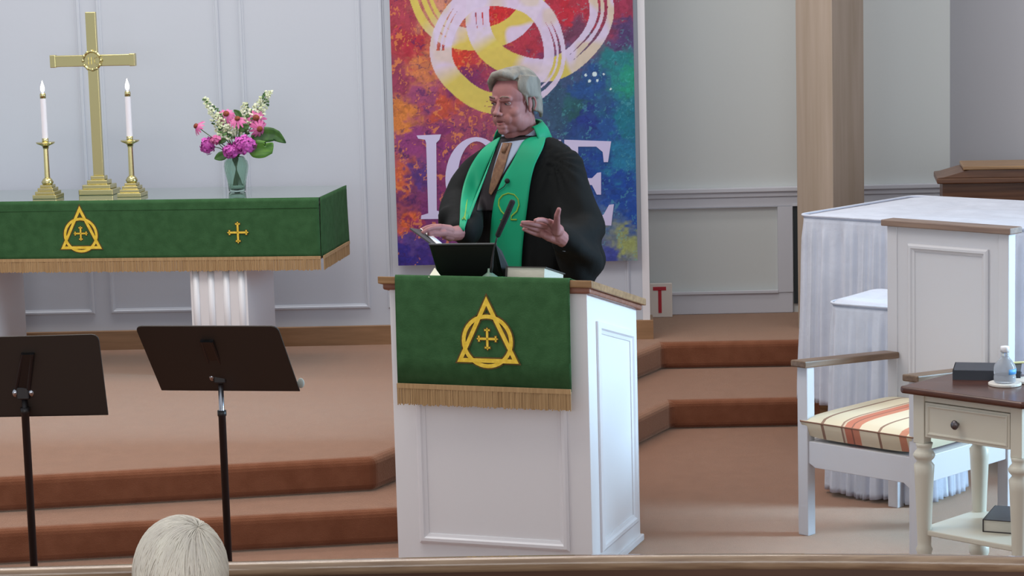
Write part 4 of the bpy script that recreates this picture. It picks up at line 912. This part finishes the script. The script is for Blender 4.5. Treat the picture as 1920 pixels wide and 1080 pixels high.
# ------------------------------------------------------------------ side table
TR_ = D2R(-43); tf = at(1684, 724, Z=.70); st = thing('side_table', 'cream turned-leg side table with dark walnut top and one drawer', 'side table', (tf.x, tf.y, 0), TR_); st.scale = (1, 1, .70/.62)
TW, TD = .51, .46
pr_ = [(.0, .596), (-.004, .606), (.0, .614), (.006, .620)]
MB().prism([(.012, 0, .598), (TW-.012, 0, .598), (TW, .012, .598), (TW, TD, .598), (0, TD, .598), (0, .012, .598)], (0, 0, .022)).build('tabletop', WALNUT, st, bevel=.008, seg=3)
x0, x1, y0, y1 = .035, TW-.035, .04, TD-.03; bw = .045
prof = [(.016, 0), (.02, .012), (.026, .03), (.026, .05), (.018, .062), (.022, .075), (.018, .088), (.0215, .1), (.017, .112), (.0175, .13), (.020, .22), (.0245, .34), (.026, .37), (.018, .382), (.026, .394), (.028, .402), (.024, .412), (.018, .42), (.020, .43), (.022, .44)]
for x in (x0, x1-bw):
    for y in (y0, y1-bw):
        l_ = MB().lathe([(r_*1.38, z) for r_, z in prof], (x+bw/2+(.008 if x == x0 else 0), y+bw/2, 0), 28).build('leg', CREAM, st, smooth=True)
        MB().box(x, x+bw, y, y+bw, .44, .598).build('leg_block', CREAM, l_, bevel=.002)
MB().box(x0+bw, x1-bw, y0+.006, y0+.02, .575, .598).build('front_rail', CREAM, st)
for yy in ((y1-.02, y1-.005),): MB().box(x0+bw, x1-bw, *yy, .46, .598).build('back_apron', CREAM, st)
for x in (x0+.006, x1-.02): MB().box(x, x+.014, y0+bw, y1-bw, .46, .598).build('side_apron', CREAM, st)
dr = MB().box(x0+bw+.003, x1-bw-.003, y0+.002, y0+.018, .462, .572).build('drawer', CREAM, st, bevel=.002)
MB().frame([(x0+bw+.012, y0+.002, .47), (x1-bw-.012, y0+.002, .47), (x1-bw-.012, y0+.002, .565), (x0+bw+.012, y0+.002, .565)], (0, -1, 0), .01, .004).build('drawer_bead', CREAM, dr)
MB().lathe([(.005, 0), (.005, .012), (.013, .016), (.015, .022), (.012, .028), (.001, .030)], ((x0+x1)/2-.035, y0+.002, .518), 20, Rx).build('knob', mat('pewter', (104, 98, 100), .35, metal=.8), dr, smooth=True)
sf = MB().box(x0+.01, x1-.01, y0+.01, y1-.01, .148, .165).build('shelf', CREAM, st, bevel=.003)
def on_table(px, py, z=.70): return at(px, py, Z=z)
bkm = mat('navy_leather', (30, 36, 48), .4)
def book(name, label, p, rz, w_, d_, h_, cover, group=None):
    r_ = thing(name, label, 'book', tuple(p), rz, group); MB().box(.004, w_-.004, .004, d_-.003, .003, h_-.003).build('page_block', PAGE, r_)
    MB().box(0, w_, 0, d_, 0, .003).box(0, w_, 0, d_, h_-.003, h_).box(0, .004, 0, d_, 0, h_).build('cover', cover, r_, bevel=.001); return r_
b_ = book('book', 'dark navy zipped book on the side table behind the bottle', on_table(1786, 712), D2R(-12), .235, .17, .034, bkm)
MB().box(0, .235, -.001, .004, 0, .034).build('spine_flap', bkm, b_)
MB().box(.15, .22, -.003, -.001, .008, .024).build('pocket', mat('dark_pocket', (52, 58, 70), .5), b_)
wdr = {'x': 0}
bp_ = on_table(1884, 722)
cst = MB().lathe([(.054, 0), (.057, .002), (.057, .008), (.054, .010)], seg=28).build('coaster', mat('stone_coaster', (206, 200, 192), .6)); cst.location = bp_; tag(cst, 'round pale coaster under the water bottle', 'coaster', 'coasters')
c2_ = cst.copy(); COL.objects.link(c2_); c2_.location = on_table(1932, 716); c2_['label'] = 'round pale coaster at the right edge of the picture'
bt = thing('water_bottle', 'small clear water bottle with blue label on the coaster', 'bottle', (bp_.x, bp_.y, .7102), 0)
PET = mat('clear_plastic', (236, 240, 246), .12, trans=.75, ior=1.2, spec=.7)
MB().lathe([(.034, 0), (.038, .005), (.038, .022), (.036, .026), (.038, .030), (.038, .052), (.035, .062), (.024, .078), (.015, .088), (.0135, .094), (.0135, .112)], seg=32).build('bottle_body', PET, bt, smooth=True)
MB().lathe([(.0155, .108), (.0155, .124), (.014, .127)], seg=24).build('cap', mat('white_cap', (236, 236, 240), .4), bt, smooth=True)
lab_ = []
for a in np.linspace(D2R(-80), D2R(20), 14): lab_.append([(.0386*math.cos(a), .0386*math.sin(a), z) for z in (.032, .050)])
solid(MB().grid(lab_).build('label', mat('blue_label', (84, 158, 224), .5), bt, smooth=True), .0006)
pn = on_table(1905, 700); o = thing('pen', 'yellow and blue pen lying on the navy book right of the bottle', 'pen', (pn.x, pn.y, .7385), D2R(12))
MB().tube([(-.03, 0, 0), (.03, 0, 0)], .0042, 10).build('barrel', mat('pale_yellow', (220, 216, 160), .5), o); MB().tube([(-.055, 0, 0), (-.03, 0, 0)], .0046, 10).build('pen_cap', mat('pen_blue', (60, 130, 210), .5), o)
bb = at(1842, 997, Z=.187)
b2 = book('book', 'thick dark-covered book with pale pages on the side table shelf', (bb.x, bb.y, .1865), TR_+D2R(22), .17, .22, .045, mat('black_leather', (36, 26, 28), .4))
